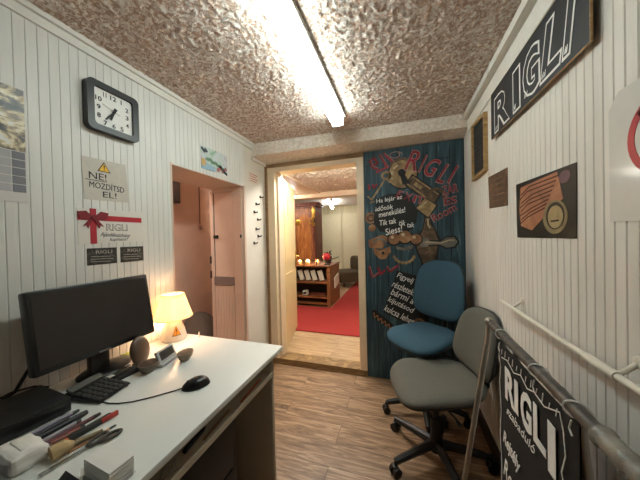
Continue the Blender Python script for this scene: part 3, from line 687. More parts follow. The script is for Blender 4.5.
mb = MB()
for st in ([(-.252, 2.07), (-.229, 2.0), (-.18, 1.985)], [(-.155, 2.10), (-.09, 1.98)], [(-.12, 2.11), (-.04, 2.03)], [(-.278, 1.065), (-.248, .965), (-.2, 1.01)], [(-.12, 1.07), (-.09, 1.03), (-.045, 1.07)]): part('pale_scrawl', MB().stroke(FB, st, .005, e0+.001, e0+.0016), M['mpale'])
for k in range(14): mb.stroke(FB, [(-.03+.06*math.cos(k*.5)*(1-k*.03), 2.085+.028*math.sin(k*.5)), (-.03+.06*math.cos(k*.5+.5)*(1-k*.03), 2.085+.028*math.sin(k*.5+.5))], .006, e0, e0+.001)
part('pale_swirl', mb, M['mpale'])
# upper black patch
bp = part('black_patch', MB().prism(FB, [(-.195, 1.70), (-.10, 1.735), (.045, 1.725), (.106, 1.665), (.15, 1.56), (.14, 1.47), (.10, 1.40), (-.002, 1.36), (-.179, 1.39), (-.235, 1.47), (-.225, 1.6)], e0+.0005, e0+.0045), M['mdark'])
mb = MB(); q0, q1 = e0+.0045, e0+.005
for tx, u, v_, w, h, r in (('Ha lejár az', -.205, 1.642, .235, .05, .12), ('időtök', -.215, 1.578, .16, .045, .12), ('menekülés!', -.185, 1.52, .24, .05, .16), ('Tik', -.18, 1.445, .07, .05, .08), ('tak', -.095, 1.455, .065, .05, .1), ('tik', -.01, 1.44, .055, .05, -.05), ('tak', .06, 1.42, .06, .045, .0), ('Siess!', -.125, 1.352, .155, .06, .22)): mb.text(FB, tx, u, v_, w, h, q0, q1, rot=r, shear=.15, bold=.004)
mb.build('white_lettering', M['chalk'], bp)
# lower black patch
bp = part('black_patch', MB().prism(FB, [(-.034, 1.03), (.17, .975), (.24, .7), (.20, .47), (.12, .5), (-.165, .64)], e0+.0005, e0+.0045), M['mdark'])
mb = MB()
for tx, u, v_, w, h, r in (('Figyelj a', -.045, .955, .19, .062, -.38), ('részletekre', -.085, .882, .24, .06, -.41), ('bármi a', -.098, .808, .21, .06, -.40), ('kijutásod', -.13, .73, .24, .066, -.43), ('kulcsa lehet!', -.16, .655, .29, .062, -.44)): mb.text(FB, tx, u, v_, w, h, q0, q1, rot=r, shear=.15, bold=.004)
mb.build('white_lettering', M['chalk'], bp)
bp = part('dark_strip', MB().prism(FB, [(-.27, .645), (-.24, .655), (-.075, .525), (-.09, .48), (-.26, .585)], e0, e0+.001), M['mdark'])
mb = MB()
for k in range(5): mb.stroke(FB, [(-.25+k*.034, .625-k*.024), (-.245+k*.034, .578-k*.024), (-.222+k*.034, .598-k*.024)], .009, e0+.001, e0+.0016)
mb.build('orange_scrawl', plain('a86f4a', .6), bp)
# balls, face, second padlock, plates, handle
for u, v_, r in ((-.055, 1.318, .05), (.041, 1.336, .055), (.134, 1.314, .046)): part('wooden_knob', MB().disc(FB, u, v_, r, e0+.005, e0+.009, 28), M['mball'])
for u, v_, r in ((-.07, 1.336, .014), (.025, 1.356, .016), (.12, 1.33, .012)): part('knob_highlight', MB().disc(FB, u, v_, r, e0+.009, e0+.0094, 14), M['mshine'])
part('handle_highlight', MB().stroke(FB, [(.21, 1.287), (.34, 1.276), (.40, 1.30), (.44, 1.30)], .010, e0+.003, e0+.0035), M['mshine'])
part('padlock_highlight', MB().ring(FB, .02, 1.905, .08, .094, e0+.001, e0+.0016, 1.9, 3.6, 14), M['mshine'])
part('plate_highlight', MB().stroke(FB, [(.235, 1.49), (.235, 1.44), (.25, 1.41)], .012, e0+.001, e0+.0015), M['mshine'])
part('small_padlock_highlight', MB().stroke(FB, [(.165, 1.59), (.225, 1.645)], .012, e0+.004, e0+.0045), M['mshine'])
part('gear_ornament', MB().disc(FB, -.262, 1.52, .052, e0, e0+.001, 24).disc(FB, -.25, 1.425, .034, e0, e0+.001, 20), M['mball'])
part('gear_rings', MB().ring(FB, -.262, 1.52, .02, .036, e0+.001, e0+.002), M['mbrown'])
part('rusty_padlock', MB().prism(FB, [(-.245, 1.25), (-.19, 1.21), (-.09, 1.25), (-.085, 1.2), (-.13, 1.135), (-.18, 1.13), (-.235, 1.18)], e0, e0+.001).prism(FB, [(-.29, 1.31), (-.16, 1.36), (-.10, 1.33), (-.16, 1.23), (-.28, 1.24)], e0, e0+.0015), M['mball'])
part('rusty_shackle', MB().ring(FB, -.185, 1.275, .035, .06, e0+.0015, e0+.0025, -.3, 2.9, 16), M['mgrey'])
part('rusty_keyhole', MB().disc(FB, -.155, 1.19, .014, e0+.001, e0+.002, 12), M['mdark'])
part('jaw_ornament', MB().prism(FB, [(-.04, 1.255), (.02, 1.235), (.105, 1.262), (.10, 1.225), (.03, 1.21), (-.035, 1.225)], e0, e0+.001).ring(FB, .03, 1.19, .085, .10, e0, e0+.001, PI+.25, 2*PI-.25, 14), M['mgrey'])
mb = MB()
for k in range(8): a = PI+.4+k*.335; mb.disc(FB, .03+.092*math.cos(a), 1.19+.092*math.sin(a), .015, e0+.001, e0+.002, 10)
part('teeth', mb, M['mtan'])
part('lock_plate', MB().prism(FB, [(.215, 1.50), (.235, 1.515), (.25, 1.50), (.255, 1.44), (.285, 1.40), (.315, 1.30), (.30, 1.18), (.27, 1.08), (.20, 1.07), (.175, 1.15), (.14, 1.23), (.145, 1.32), (.185, 1.38), (.20, 1.43)], e0, e0+.001), M['mbrown'])
part('painted_handle', MB().disc(FB, .2, 1.285, .045, e0+.001, e0+.002, 24).prism(FB, [(.19, 1.30), (.33, 1.285), (.38, 1.325), (.44, 1.325), (.465, 1.285), (.44, 1.245), (.38, 1.235), (.33, 1.262), (.19, 1.262)], e0+.002, e0+.003), M['mgrey'])
part('bottom_ring', MB().ring(FB, .15, .555, .03, .05, e0+.0045, e0+.006, .2, 3.6, 16), M['mball'])

# ------------------------------------------------------------------ right wall things
FRX = lambda y, z: (-y, z)
# big RIGLI sign
t = thing('shop_sign', 'long black sign board with white outlined letters high on the right wall', 'sign', FR(-1.3, 1.905, .022))
tb = [(-1.622, 2.118), (-1.625, 1.875), (-.868, 1.861), (-.868, 2.10)]
MB().prism(FR, tb, .029, .034).build('board', M['board_black'], t)
frame_ring(MB(), FR, [(u+(-.001 if u < -1 else .0025), v_+(.001 if v_ > 2 else -.0018)) for u, v_ in tb], tb, .0285, .0343).build('edge', M['lamin_wood'], t)
for u in (-1.5, -1.0): MB().rect(FR, u-.02, 1.90, u+.02, 2.12, 0.012, .029).build('batten', M['lamin_wood'], t)
a, b = MB(), MB()
for ch, u, w, h in (('R', -1.565, .175, .168), ('I', -1.335, .055, .168), ('G', -1.24, .115, .168), ('L', -1.11, .115, .172), ('I', -.98, .06, .178)):
    v_ = 1.892
    sh_ = .25 if u > -1.15 else 0
    a.text(FR, ch, u-.009, v_-.009, w+.018, h+.018, .034, .035, bold=.055, shear=sh_)
    b.text(FR, ch, u, v_, w, h, .035, .0358, bold=.02, shear=sh_)
    c = MB()
    for k in range(4): c.stroke(FR, [(u+.008+w*.06*k, v_+.006), (u+.012+w*.06*k, v_+.02+.006*(k % 2))], .003, .0358, .0362)
    c.build('chalk_marks', M['chalk'], t)
a.build('letter_outlines', M['chalk'], t); b.build('letter_fill', M['board_black'], t)
# framed chalkboard
t = thing('framed_board', 'small black notice board in a pale wooden frame beside the painted panel', 'notice board', FR(-1.9, 1.735, .012))
o = [(-2.04, 2.12), (-2.04, 1.725), (-1.755, 1.735), (-1.755, 2.09)]; i_ = [(-2.022, 2.102), (-2.022, 1.745), (-1.772, 1.754), (-1.772, 2.073)]
frame_ring(MB(), FR, o, i_, .012, .034).build('frame', M['lamin_wood'], t); MB().prism(FR, [(u*.999, v_) for u, v_ in i_], .013, .02).build('board', M['board_black'], t)
mb = MB()
for k in range(9): mb.stroke(FR, [(-1.98+.02*(k % 3), 2.04-k*.03), (-1.84-.02*(k % 2), 2.04-k*.03+.003)], .006, .02, .021)
mb.build('scribbled_lines', plain('55504c', .7), t)
# brown parchment
t = thing('parchment_print', 'small brown parchment paper under the framed notice board', 'print', FR(-1.6, 1.49, .0125))
MB().prism(FR, [(-1.755, 1.69), (-1.745, 1.5), (-1.475, 1.488), (-1.47, 1.678)], .0125, .014).build('paper', m_photo([(.3, '3b2a1f'), (.5, '5e4534'), (.7, '7f634b')], 10), t)
mb = MB()
for k in range(5): mb.stroke(FR, [(-1.70, 1.655-k*.03), (-1.53+.02*(k % 2), 1.65-k*.03)], .006, .014, .0146)
mb.build('lettering', plain('8a7058', .7), t)
# compass and map print
t = thing('map_print', 'dark print of an old reddish map with a compass on the right wall', 'print', FR(-1.17, 1.33, .0125))
MB().prism(FR, [(-1.377, 1.572), (-1.371, 1.328), (-.968, 1.328), (-.963, 1.561)], .0125, .0145).build('paper', m_photo([(.3, '0d0c0b'), (.55, '25211c'), (.75, '5a4f3e')], 5, .5), t)
p = MB().prism(FR, [(-1.33, 1.55), (-1.06, 1.556), (-1.03, 1.46), (-1.12, 1.42), (-1.235, 1.358), (-1.33, 1.38), (-1.345, 1.45)], .0145, .0150).build('map', m_photo([(.3, '7d5038'), (.5, 'a46a4c'), (.7, 'b98a68')], 9, .6), t)
mb = MB()
for k in range(8): mb.stroke(FR, [(-1.335+.01*(k % 2), 1.39+k*.018), (-1.27+.02*(k % 3), 1.415+k*.018), (-1.14+.012*k, 1.44+k*.0145)], .005, .015, .0155)
mb.build('map_writing', plain('4f2a20', .7), p)
MB().disc(FR, -1.078, 1.402, .072, .0150, .0156, 36, 1, .82).build('compass_case', plain('857453', .5, var=.2), t)
MB().disc(FR, -1.075, 1.406, .054, .0156, .016, 30, 1, .88).build('compass_rim', plain('2a241c', .5), t)
MB().disc(FR, -1.072, 1.402, .044, .016, .0166, 30, 1, .9).build('compass_face', plain('a08c64', .5, var=.2, scale=40), t)
MB().stroke(FR, [(-1.095, 1.388), (-1.052, 1.389)], .006, .0166, .017).build('compass_marks', plain('2f271d', .6), t)
MB().disc(FR, -1.02, 1.53, .03, .0146, .0154, 16, 1, .7).build('flower_detail', plain('6d4f55', .6), t)
# laminated prohibition sign
t = thing('laminated_sign', 'laminated white sheet with a red ring on the right wall', 'sign', FR(-.66, 1.37, .0125))
MB().prism(FR, [(-.84, 1.655), (-.837, 1.372), (-.50, 1.368), (-.50, 1.69), (-.81, 1.69)], .0125, .0145).build('sheet', plain('d7d3cc', .12, var=.02), t)
MB().ring(FR, -.69, 1.555, .076, .094, .0145, .0155).stroke(FR, [(-.75, 1.615), (-.63, 1.495)], .018, .0145, .0155).build('red_ring', plain('b8353c', .35), t)
MB().prism(FR, [(-.72, 1.61), (-.66, 1.61), (-.66, 1.53), (-.72, 1.53)], .0143, .0149).build('pictogram', M['ink'], t)
# handrail
t = thing('handrail', 'white pipe handrail fixed along the right wall', 'handrail', (.47, .3, 1.0))
MB().tube([(.472, 1.44, 1.012), (.472, .4, 1.012), (.472, -.9, 1.012)], .0085, 14).build('rail', M['rail_white'], t)
MB().ball((.472, 1.44, 1.012), .0085).build('end_cap', M['rail_white'], t)
MB().cyl((.472, .85, 1.012), (.472, .75, 1.012), .0115).build('sleeve', M['rail_white'], t)
for y in (1.33, .76, .705, -.3): 
    b_ = MB().tube([(.472, y, 1.012), (.49, y, 1.022), (.5165, y, 1.045)], .006).build('bracket', M['rail_white'], t)
    MB().lathe([(0, 0), (.015, 0), (.015, .004), (.009, .008), (0, .008)], (.5165, y, 1.045), 18, axis=RY(-PI/2)).build('rosette', M['rail_white'], b_)

# ------------------------------------------------------------------ office chairs
def office_chair(label, loc, rz, fab, backz, backh, seatz, backw, base_rot, byc, sw=.24, sd_=.235):
    """faces local -y"""
    t = thing('office_chair', label, 'office chair', loc, None, rz)
    def so(th):
        c, s_ = math.cos(th), math.sin(th); x = sw*math.copysign(abs(c)**.62, c); y = sd_*math.copysign(abs(s_)**.62, s_)
        return x*(1 - .22*(y/sd_)*.5 - .06), y
    def sd(v): 
        z = v.z; r = (v.x/.235)**2
        z += .018*r + (.03*max(0, v.y/.225)**2) - .035*max(0, (-v.y/.225))**3
        return Vector((v.x, v.y, seatz+z))
    prof = [(0, 0), (.4, 0), (.7, -.003), (.88, -.010), (.965, -.022), (1, -.034), (.985, -.048), (.95, -.055)]
    MB().pad(so, prof, sd, 56).build('seat', M[fab], t, sharp=180, world=False)
    MB().pad(so, [(0, -.052), (.97, -.050), (.975, -.056), (.93, -.070), (.6, -.083), (0, -.083)], sd, 56).build('seat_shell', M['shell'], t, world=False)
    hb = backh/2; bw = backw/2
    def bo(th):
        c, s_ = math.cos(th), math.sin(th); x = bw*math.copysign(abs(c)**.6, c); y = hb*math.copysign(abs(s_)**.6, s_)
        return x*(1-.10*(y/hb)), y
    def bd(v):
        cv = .05*(v.x/bw)**2
        q = Vector((v.x, byc - v.z - cv*.8 + .06*(v.y/hb)*.6, backz + hb + v.y)); return q
    MB().pad(bo, [(0, .03), (.5, .03), (.8, .026), (.93, .017), (.99, .004), (1, -.008), (.97, -.016)], bd, 56).build('backrest', M[fab], t, sharp=180, world=False)
    MB().pad(bo, [(0, -.016), (.97, -.012), (1.015, -.012), (1.02, -.02), (.96, -.032), (.6, -.045), (0, -.045)], bd, 56).build('back_shell', M['shell'], t, sharp=180, world=False)
    mb = MB().tube([(0, .06, seatz-.10), (0, .22, seatz-.105), (0, byc+.04, seatz-.06), (0, byc+.05, seatz+.04), (0, byc+.055, backz+.06), (0, byc+.045, backz+hb)], .02, 8, rs=[.02, .02, .018, .017, .016, .016]); mb.build('back_support', M['shell'], t, world=False)
    MB().box((-.09, -.10, seatz-.13), (.09, .10, seatz-.095), bev=.01).build('mechanism', M['shell'], t, world=False)
    MB().tube([(.07, 0, seatz-.115), (.2, .02, seatz-.115), (.235, .02, seatz-.12)], .006, 8, rs=[.005, .005, .011]).build('lever', M['shell'], t, world=False)
    MB().cyl((0, 0, .09), (0, 0, seatz-.25), .034, .03).cyl((0, 0, seatz-.25), (0, 0, seatz-.11), .019).build('column', M['shell'], t, world=False)
    hub = MB().lathe([(0, .06), (.045, .065), (.05, .09), (.04, .125), (0, .13)], (0, 0, 0), 20).build('hub', M['shell'], t, world=False)
    for k in range(5):
        a = base_rot-rz + k*2*PI/5; d = Vector((math.cos(a), math.sin(a), 0)); e = d*.29
        l = MB().tube([d*.03+Vector((0,0,.10)), d*.16+Vector((0,0,.092)), e+Vector((0,0,.078))], .02, 8, rs=[.026, .023, .018]).build('leg', M['shell'], t, world=False)
        nn = Vector((-d.y, d.x, 0)); mb = MB()
        for sg in (-1, 1): mb.cyl(e+Vector((0,0,.026))+nn*sg*.006, e+Vector((0,0,.026))+nn*sg*.026, .026, seg=18)
        mb.cyl(e+Vector((0,0,.03)), e+Vector((0,0,.085)), .008).box(e+Vector((-.015,-.015,.045)), e+Vector((.015,.015,.058)), bev=.004)
        mb.build('caster', M['black'], l, world=False)
    return t
office_chair('blue fabric swivel chair standing in front of the painted panel', (.15, 2.03, 0), math.atan2(-.66, .75), 'bf', .675, .46, .607, .43, math.radians(199), .225, .235, .22)
office_chair('grey fabric swivel chair standing between the blue chair and the black banner', (.183, 1.61, 0), math.atan2(-.96, .28), 'gf', .525, .37, .505, .365, math.radians(145), .262, .25, .245)

# ------------------------------------------------------------------ banner on its stand
t = thing('banner_stand', 'grey metal tube stand carrying the black banner by the handrail', 'stand', (.33, .85, 0))
bz = lambda y: .965+.012*(y-.5)/.7
bx = .352
MB().tube([(bx, 1.215, bz(1.215)), (bx, .42, bz(.42))], .0112, 12).build('top_bar', M['steel'], t)
MB().tube([(bx, 1.215, bz(1.2)+.004), (bx-.009, 1.205, .90), (.205, 1.2, .012)], .0105, 12).build('leg', M['steel'], t)
MB().tube([(bx, .43, bz(.43)), (bx-.009, .425, .90), (.205, .42, .012)], .0105, 12).build('leg', M['steel'], t)
for y in (1.02, .70): MB().tube([(bx, y, bz(y)), (bx+.022, y, .945), (.46, y, .012)], .0105, 12).build('leg', M['steel'], t)
for x, y in ((.205, 1.2), (.205, .42), (.46, 1.02), (.46, .70)): MB().cyl((x, y, 0), (x, y, .03), .015).build('rubber_foot', M['black'], t)
MB().ball((bx, 1.215, bz(1.215)), .017).build('elbow', M['steel'], t); MB().ball((bx, .42, bz(.42)), .02).build('elbow', M['steel'], t)
def wrap(y0, y1, r, n, jit):
    pts, rs = [], []
    for k in range(n+1):
        y = y0+(y1-y0)*k/n; pts.append((bx, y, bz(y))); rs.append(r+jit*noise.noise(Vector((y*60, 3, 1))))
    return MB().tube(pts, r, 14, rs=rs)
wrap(1.185, .60, .0150, 60, .003).build('wrapping', plain('45423e', .35, var=.3, scale=40, bump=.4), t)
wrap(.60, .43, .0195, 30, .005).build('plastic_wrapping', plain('7d7970', .25, var=.3, scale=30, bump=.5), t)
# the banner hangs under the bar
FN = frame((bx-.006, 0, 0), (0, -1, 0), (0, 0, 1))
t = thing('banner', 'black banner with white hand-painted lettering hanging from the tube stand', 'banner', (bx, .87, .25))
nb = MB(); NXb, NZb = 24, 30; g = []
for j in range(NZb+1):
    row = []
    for i in range(NXb+1):
        u = -1.085+.437*i/NXb; v_ = .945-.72*j/NZb
        row.append((u, v_, .003*math.sin(u*23)*j/NZb))
    g.append(row)
for d in (0, -.003):
    vs = [[nb.bm.verts.new(FN(*(u, v_, w+d))) for u, v_, w in r] for r in g]
    for j in range(NZb):
        for i in range(NXb): nb.bm.faces.new([vs[j][i], vs[j][i+1], vs[j+1][i+1], vs[j+1][i]]).smooth = True
nb.build('cloth', plain('101010', .8, var=.15), t)
for u in (-1.07, -.82, -.665):
    pts = [FN(u+.012*math.sin(a), bz(-u)-.0+.019*math.cos(a), 0) + Vector((.006+.019*math.sin(a), 0, 0)) for a in [k*2*PI/16 for k in range(17)]]
    MB().tube(pts, .0018, 6, cap=False).tube([FN(u, .945, .004), FN(u-.004, .925, .006), FN(u+.006, .915, .006)], .0018, 6).build('tie', M['chalk'], t)
d0, d1 = .004, .0052
MB().text(FN, 'R', -1.02, .772, .078, .112, d0, d1, bold=.035).text(FN, 'I', -.945, .775, .026, .105, d0, d1, bold=.02).text(FN, 'G', -.902, .77, .066, .112, d0, d1, bold=.035).text(FN, 'L', -.826, .775, .062, .108, d0, d1, bold=.03).text(FN, 'I', -.755, .755, .033, .128, d0, d1, bold=.02).build('rigli_lettering', M['chalk'], t)
MB().text(FN, 'szabaduló', -1.01, .725, .19, .028, d0, d1, rot=.05, shear=.3, bold=-.008).build('small_lettering', M['chalk'], t)
MB().text(FN, 'Rejtély', -1.045, .585, .13, .06, d0, d1, rot=-.05, shear=.25, bold=.015).build('brush_lettering', M['chalk'], t)
MB().text(FN, 'Room', -1.045, .48, .15, .07, d0, d1, rot=-.1, shear=.25).build('brush_lettering', M['chalk'], t)
mb = MB()
random.seed(3)
def crack(pts, w=.004): mb.stroke(FN, pts, w, d0, d1)
crack([(-1.075, .90), (-1.06, .86), (-1.07, .80), (-1.06, .70), (-1.072, .60), (-1.06, .5), (-1.07, .4), (-1.065, .3)])
crack([(-1.05, .90), (-1.0, .912), (-.95, .896), (-.90, .915), (-.86, .898), (-.82, .912), (-.77, .905), (-.705, .935), (-.692, .90), (-.685, .85), (-.70, .80), (-.68, .74), (-.70, .66), (-.685, .55)], .003)
for k in range(12): u = -1.05+.03*k; crack([(u, .912+.002*(k % 3)), (u+.005, .93+.006*(k % 2))], .0022)
for k in range(9): z = .74-.04*k; crack([(-.70, z), (-.685, z+.02), (-.69, z-.01), (-.675, z+.01)], .0022)
mb.build('chalk_border', M['chalk'], t)
# ------------------------------------------------------------------ desk
ZD = .77
t = thing('desk', 'white topped office desk along the left boarded wall', 'desk', (-.99, .45, 0))
XD0, XD1, YD0, YD1 = -1.362, -.612, -.35, 1.2
MB().box((XD0, YD0, ZD-.022), (XD1, YD1, ZD), bev=.002).build('desktop', M['desk_white'], t)
MB().box((XD0+.02, 1.098, 0), (XD1-.015, 1.12, ZD-.022), bev=.002).build('end_panel', M['desk_grey'], t, label='grey brown end panel')
MB().box((XD0+.02, YD0+.02, 0), (XD1-.015, YD0+.045, ZD-.022), bev=.002).build('end_panel', M['desk_grey'], t)
MB().box((XD0+.05, YD0+.045, .66), (XD1-.005, 1.098, .675), bev=.002).box((XD1-.012, YD0+.045, .675), (XD1-.005, 1.098, .683)).build('under_shelf', M['desk_grey'], t)
MB().box((XD0+.05, YD0+.045, .675), (XD0+.07, 1.098, ZD-.022)).build('back_rail', M['desk_dark'], t)
MB().box((XD0+.03, YD0+.045, .25), (XD0+.045, 1.098, .66)).build('modesty_panel', M['desk_dark'], t)
t = thing('drawer_unit', 'dark brown drawer unit standing under the white desk', 'drawer unit', (-.98, .35, 0))
MB().box((-1.28, .12, .03), (-.66, .855, .655), bev=.003).build('body', M['desk_dark'], t)
for k in range(3):
    d = MB().box((-.66, .135, .05+k*.2), (-.645, .815, .24+k*.2), bev=.003).build('drawer', M['desk_dark'], t)
    MB().tube([(-.645, .36, .20+k*.2), (-.625, .37, .20+k*.2), (-.625, .57, .20+k*.2), (-.645, .58, .20+k*.2)], .005).build('handle', M['dark_metal'], d)
for x in (-1.24, -.70):
    for y in (.16, .79): MB().cyl((x, y, 0), (x, y, .03), .02).build('foot', M['black'], t)
# pencils and a marker lying on the shelf under the desktop
for (y0, y1, x, m, lab) in ((.86, 1.02, -.635, 'a8552e', 'brown orange pencil on the shelf under the desktop, nearest the end panel'), (.66, .80, -.64, '8d6b45', 'tan pencil on the shelf under the desktop, between the marker and the orange pencil'), (.60, .69, -.66, '17171a', 'black marker on the shelf under the desktop')):
    r = .0042 if m != '17171a' else .008
    p = thing('pencil' if r < .005 else 'marker', lab, 'pencil' if r < .005 else 'marker', (x, (y0+y1)/2, .675))
    MB().tube([(x, y0, .6752+r), (x-.012, y1, .6752+r)], r, 8).build('body', plain(m, .45), p); MB().cyl((x-.012, y1, .6752+r), (x-.0135, y1+.018, .6752+r), r, .0008, 8).build('tip', M['lamin_wood'] if r < .005 else M['black'], p)
tag(MB().tube([(-.64, .50, .68), (-.63, .54, .695), (-.655, .565, .69), (-.67, .53, .682), (-.645, .505, .682), (-.66, .47, .68)], .003, 6).build('cable_loop', plain('8f8378', .4)), 'loop of thin pale cable on the shelf under the desktop', 'cable')

# monitor
t = thing('monitor', 'black flat computer monitor on a round foot standing on the desk', 'monitor', (-1.25, .70, ZD))
tl = RY(math.radians(-9.5))
pv = (-1.2, .713, .885)
MB().box((-1.242, .498, .885), (-1.20, .940, 1.185), bev=.008, rot=tl, piv=pv).build('housing', M['black_g'], t)
MB().box((-1.201, .513, .906), (-1.1985, .925, 1.168), rot=tl, piv=pv).build('screen', plain('211b18', .32, var=.05), t, label='dark switched-off screen')
MB().box((-1.20, .69, .8895), (-1.1985, .735, .8945), rot=tl, piv=pv).build('badge', plain('6f6a66', .3), t)
MB().box((-1.290, .563, .93), (-1.242, .863, 1.12), bev=.02, rot=tl, piv=pv).build('rear_cover', M['black'], t)
MB().box((-1.288, .69, .785), (-1.255, .765, .98), bev=.008).build('neck', M['black'], t)
MB().lathe([(0, 0), (.118, 0), (.12, .006), (.108, .014), (.05, .022), (0, .024)], (-1.283, .775, ZD), 40, sx=.63, sy=1.0).build('foot', M['black_g'], t)
tag(MB().tube([(-1.30, .565, .945), (-1.315, .54, .90), (-1.325, .50, .82), (-1.337, .44, .79), (-1.338, .25, .777), (-1.338, .1, .777)], .006, 8).build('monitor_cable', M['black']), 'black cable hanging from the back of the monitor to the desk', 'cable')
# desktop calculator
t = thing('calculator', 'black desk calculator with rows of keys and raised display strip', 'calculator', (-1.108, .638, ZD), rz=math.radians(9))
mb = MB(); mb._add([(-.085, -.062, .004), (.07, -.062, .004), (.07, .062, .004), (-.085, .062, .004), (-.085, -.062, .028), (.07, -.062, .010), (.07, .062, .010), (-.085, .062, .028)], [(3,2,1,0), (4,5,6,7), (0,1,5,4), (1,2,6,5), (2,3,7,6), (3,0,4,7)])
bmesh.ops.bevel(mb.bm, geom=mb.bm.edges[:], offset=.003, segments=2, affect='EDGES'); mb.build('body', M['black'], t, world=False)
sl = Matrix.Rotation(math.atan2(.018, .155), 3, 'Y'); zt = lambda x: .028-(x+.085)*.018/.155
MB().box((-.083, -.058, .028), (-.054, .058, .038), bev=.003, rot=RY(math.radians(18)), piv=(-.066, 0, .03)).build('display', plain('5a5b56', .25), t, world=False)
for r_ in range(5):
    for c_ in range(6):
        x, y = -.036+r_*.0225, -.05+c_*.02
        MB().box((x-.008, y-.0075, zt(x)-.002), (x+.008, y+.0075, zt(x)+.0035), bev=.0015, rot=sl).build('key', plain('3a3a38', .5), t, world=False)
for x in (-.07, .06):
    for y in (-.05, .05): MB().cyl((x, y, 0), (x, y, .006), .006).build('foot', M['black'], t, world=False)
# mouse
t = thing('computer_mouse', 'black computer mouse lying on the white desk', 'mouse', (-.783, .776, ZD), rz=math.radians(139))
mb = MB().ball((0, 0, .0), .052, (.70, 1, .66), 28)
for v in mb.bm.verts:
    v.co.z = max(v.co.z, 0.0015)*(1+.15*(-v.co.y/.055))
bmesh.ops.remove_doubles(mb.bm, verts=mb.bm.verts[:], dist=1e-5); mb.build('shell', M['black_g'], t, world=False, sharp=60)
MB().tube([(0, .048, .012), (0, .03, .0265), (0, .012, .0325)], .0012, 6).build('button_seam', M['charcoal'], t, world=False)
MB().cyl((-.003, .028, .0245), (.003, .028, .0245), .006).build('scroll_wheel', M['charcoal'], t, world=False)
tag(MB().tube([(-.815, .818, .778), (-.84, .79, .7735), (-.875, .72, .7725), (-.90, .665, .7725), (-.95, .625, .7725), (-1.0, .605, .7725), (-1.05, .603, .7725), (-1.075, .62, .7725), (-1.09, .60, .7735)], .0022, 6).build('mouse_cable', M['black']) if 0 else
    MB().tube([(-.812, .745, .776), (-.835, .725, .7725), (-.878, .677, .7725), (-.928, .631, .7725), (-.969, .610, .7725), (-1.005, .601, .7725), (-1.035, .600, .7725), (-1.058, .606, .773)], .0022, 6).build('mouse_cable', M['black']), 'thin black mouse cable curving across the white desk', 'cable')
# black flat box
t = thing('recorder_box', 'flat black electronics box on the desk in front of the monitor', 'box', (-1.190, .345, ZD), rz=math.radians(-4))
MB().box((-.115, -.2, .004), (.09, .2, .052), bev=.003).build('body', M['black'], t, world=False)
MB().box((.0895, -.19, .012), (.092, .19, .044), bev=.001).build('front_panel', M['black_g'], t, world=False)
MB().cyl((-.01, .09, .051), (-.01, .09, .0535), .006).build('button', M['charcoal'], t, world=False)
for x in (-.1, .075):
    for y in (-.18, .18): MB().cyl((x, y, 0), (x, y, .005), .01).build('foot', M['black'], t, world=False)
tag(MB().tube([(-1.352, .60, .7745), (-1.352, .56, .80), (-1.352, .50, .812), (-1.352, .44, .80), (-1.352, .38, .7745)], .0035, 6).build('thin_cable', M['black']), 'thin black cable arching at the wall behind the black box', 'cable')

# table lamp
LX, LY = -1.283, 1.118
t = thing('table_lamp', 'lit table lamp with white ceramic base and cream conical shade', 'lamp', (LX, LY, ZD))
MB().lathe([(0, 0), (.064, 0), (.068, .006), (.066, .022), (.057, .06), (.046, .09), (.037, .112), (.03, .122), (.016, .126), (0, .126)], (LX, LY, ZD), 40).build('base', M['ceramic'], t)
MB().cyl((LX, LY, ZD+.126), (LX, LY, ZD+.148), .008).build('lamp_socket', M['white'], t)
ns = NT('lamp_shade'); ns.b.inputs['Base Color'].default_value = lin('f2e6cc'); ns.b.inputs['Roughness'].default_value = .8
tr = ns.N.new('ShaderNodeBsdfTranslucent'); tr.inputs[0].default_value = lin('fbeed2'); mx = ns.N.new('ShaderNodeMixShader'); mx.inputs[0].default_value = .55
ns.link(ns.b.outputs[0], mx.inputs[1]); ns.link(tr.outputs[0], mx.inputs[2]); ns.link(mx.outputs[0], ns.N['Material Output'].inputs['Surface'])
SZ = ZD+.128
sh = MB().lathe([(.101, 0), (.103, 0), (.0605, .135), (.0585, .135), (.101, 0)], (LX, LY, SZ), 48).build('lamp_shade', ns.m, t, sharp=60)
MB().lathe([(.0605, .133), (.062, .133), (.062, .1365), (.058, .1365), (.058, .133)], (LX, LY, SZ), 48).lathe([(.102, 0), (.105, 0), (.1045, .004), (.101, .004)], (LX, LY, SZ), 48).build('shade_rim', plain('e6d3a8', .6), sh)
bb = MB().ball((LX, LY, SZ+.085), .020, (1, 1, 1.1)).build('light_bulb', emis('ffd09a', 12), t)
bl = bpy.data.lights.new('lamp_light', 'POINT'); bl.energy = LAMP_W; bl.color = (1, .62, .38); bl.shadow_soft_size = .012
bo_ = bpy.data.objects.new('lamp_light', bl); COL.objects.link(bo_); bo_.location = (LX, LY, SZ+.042)
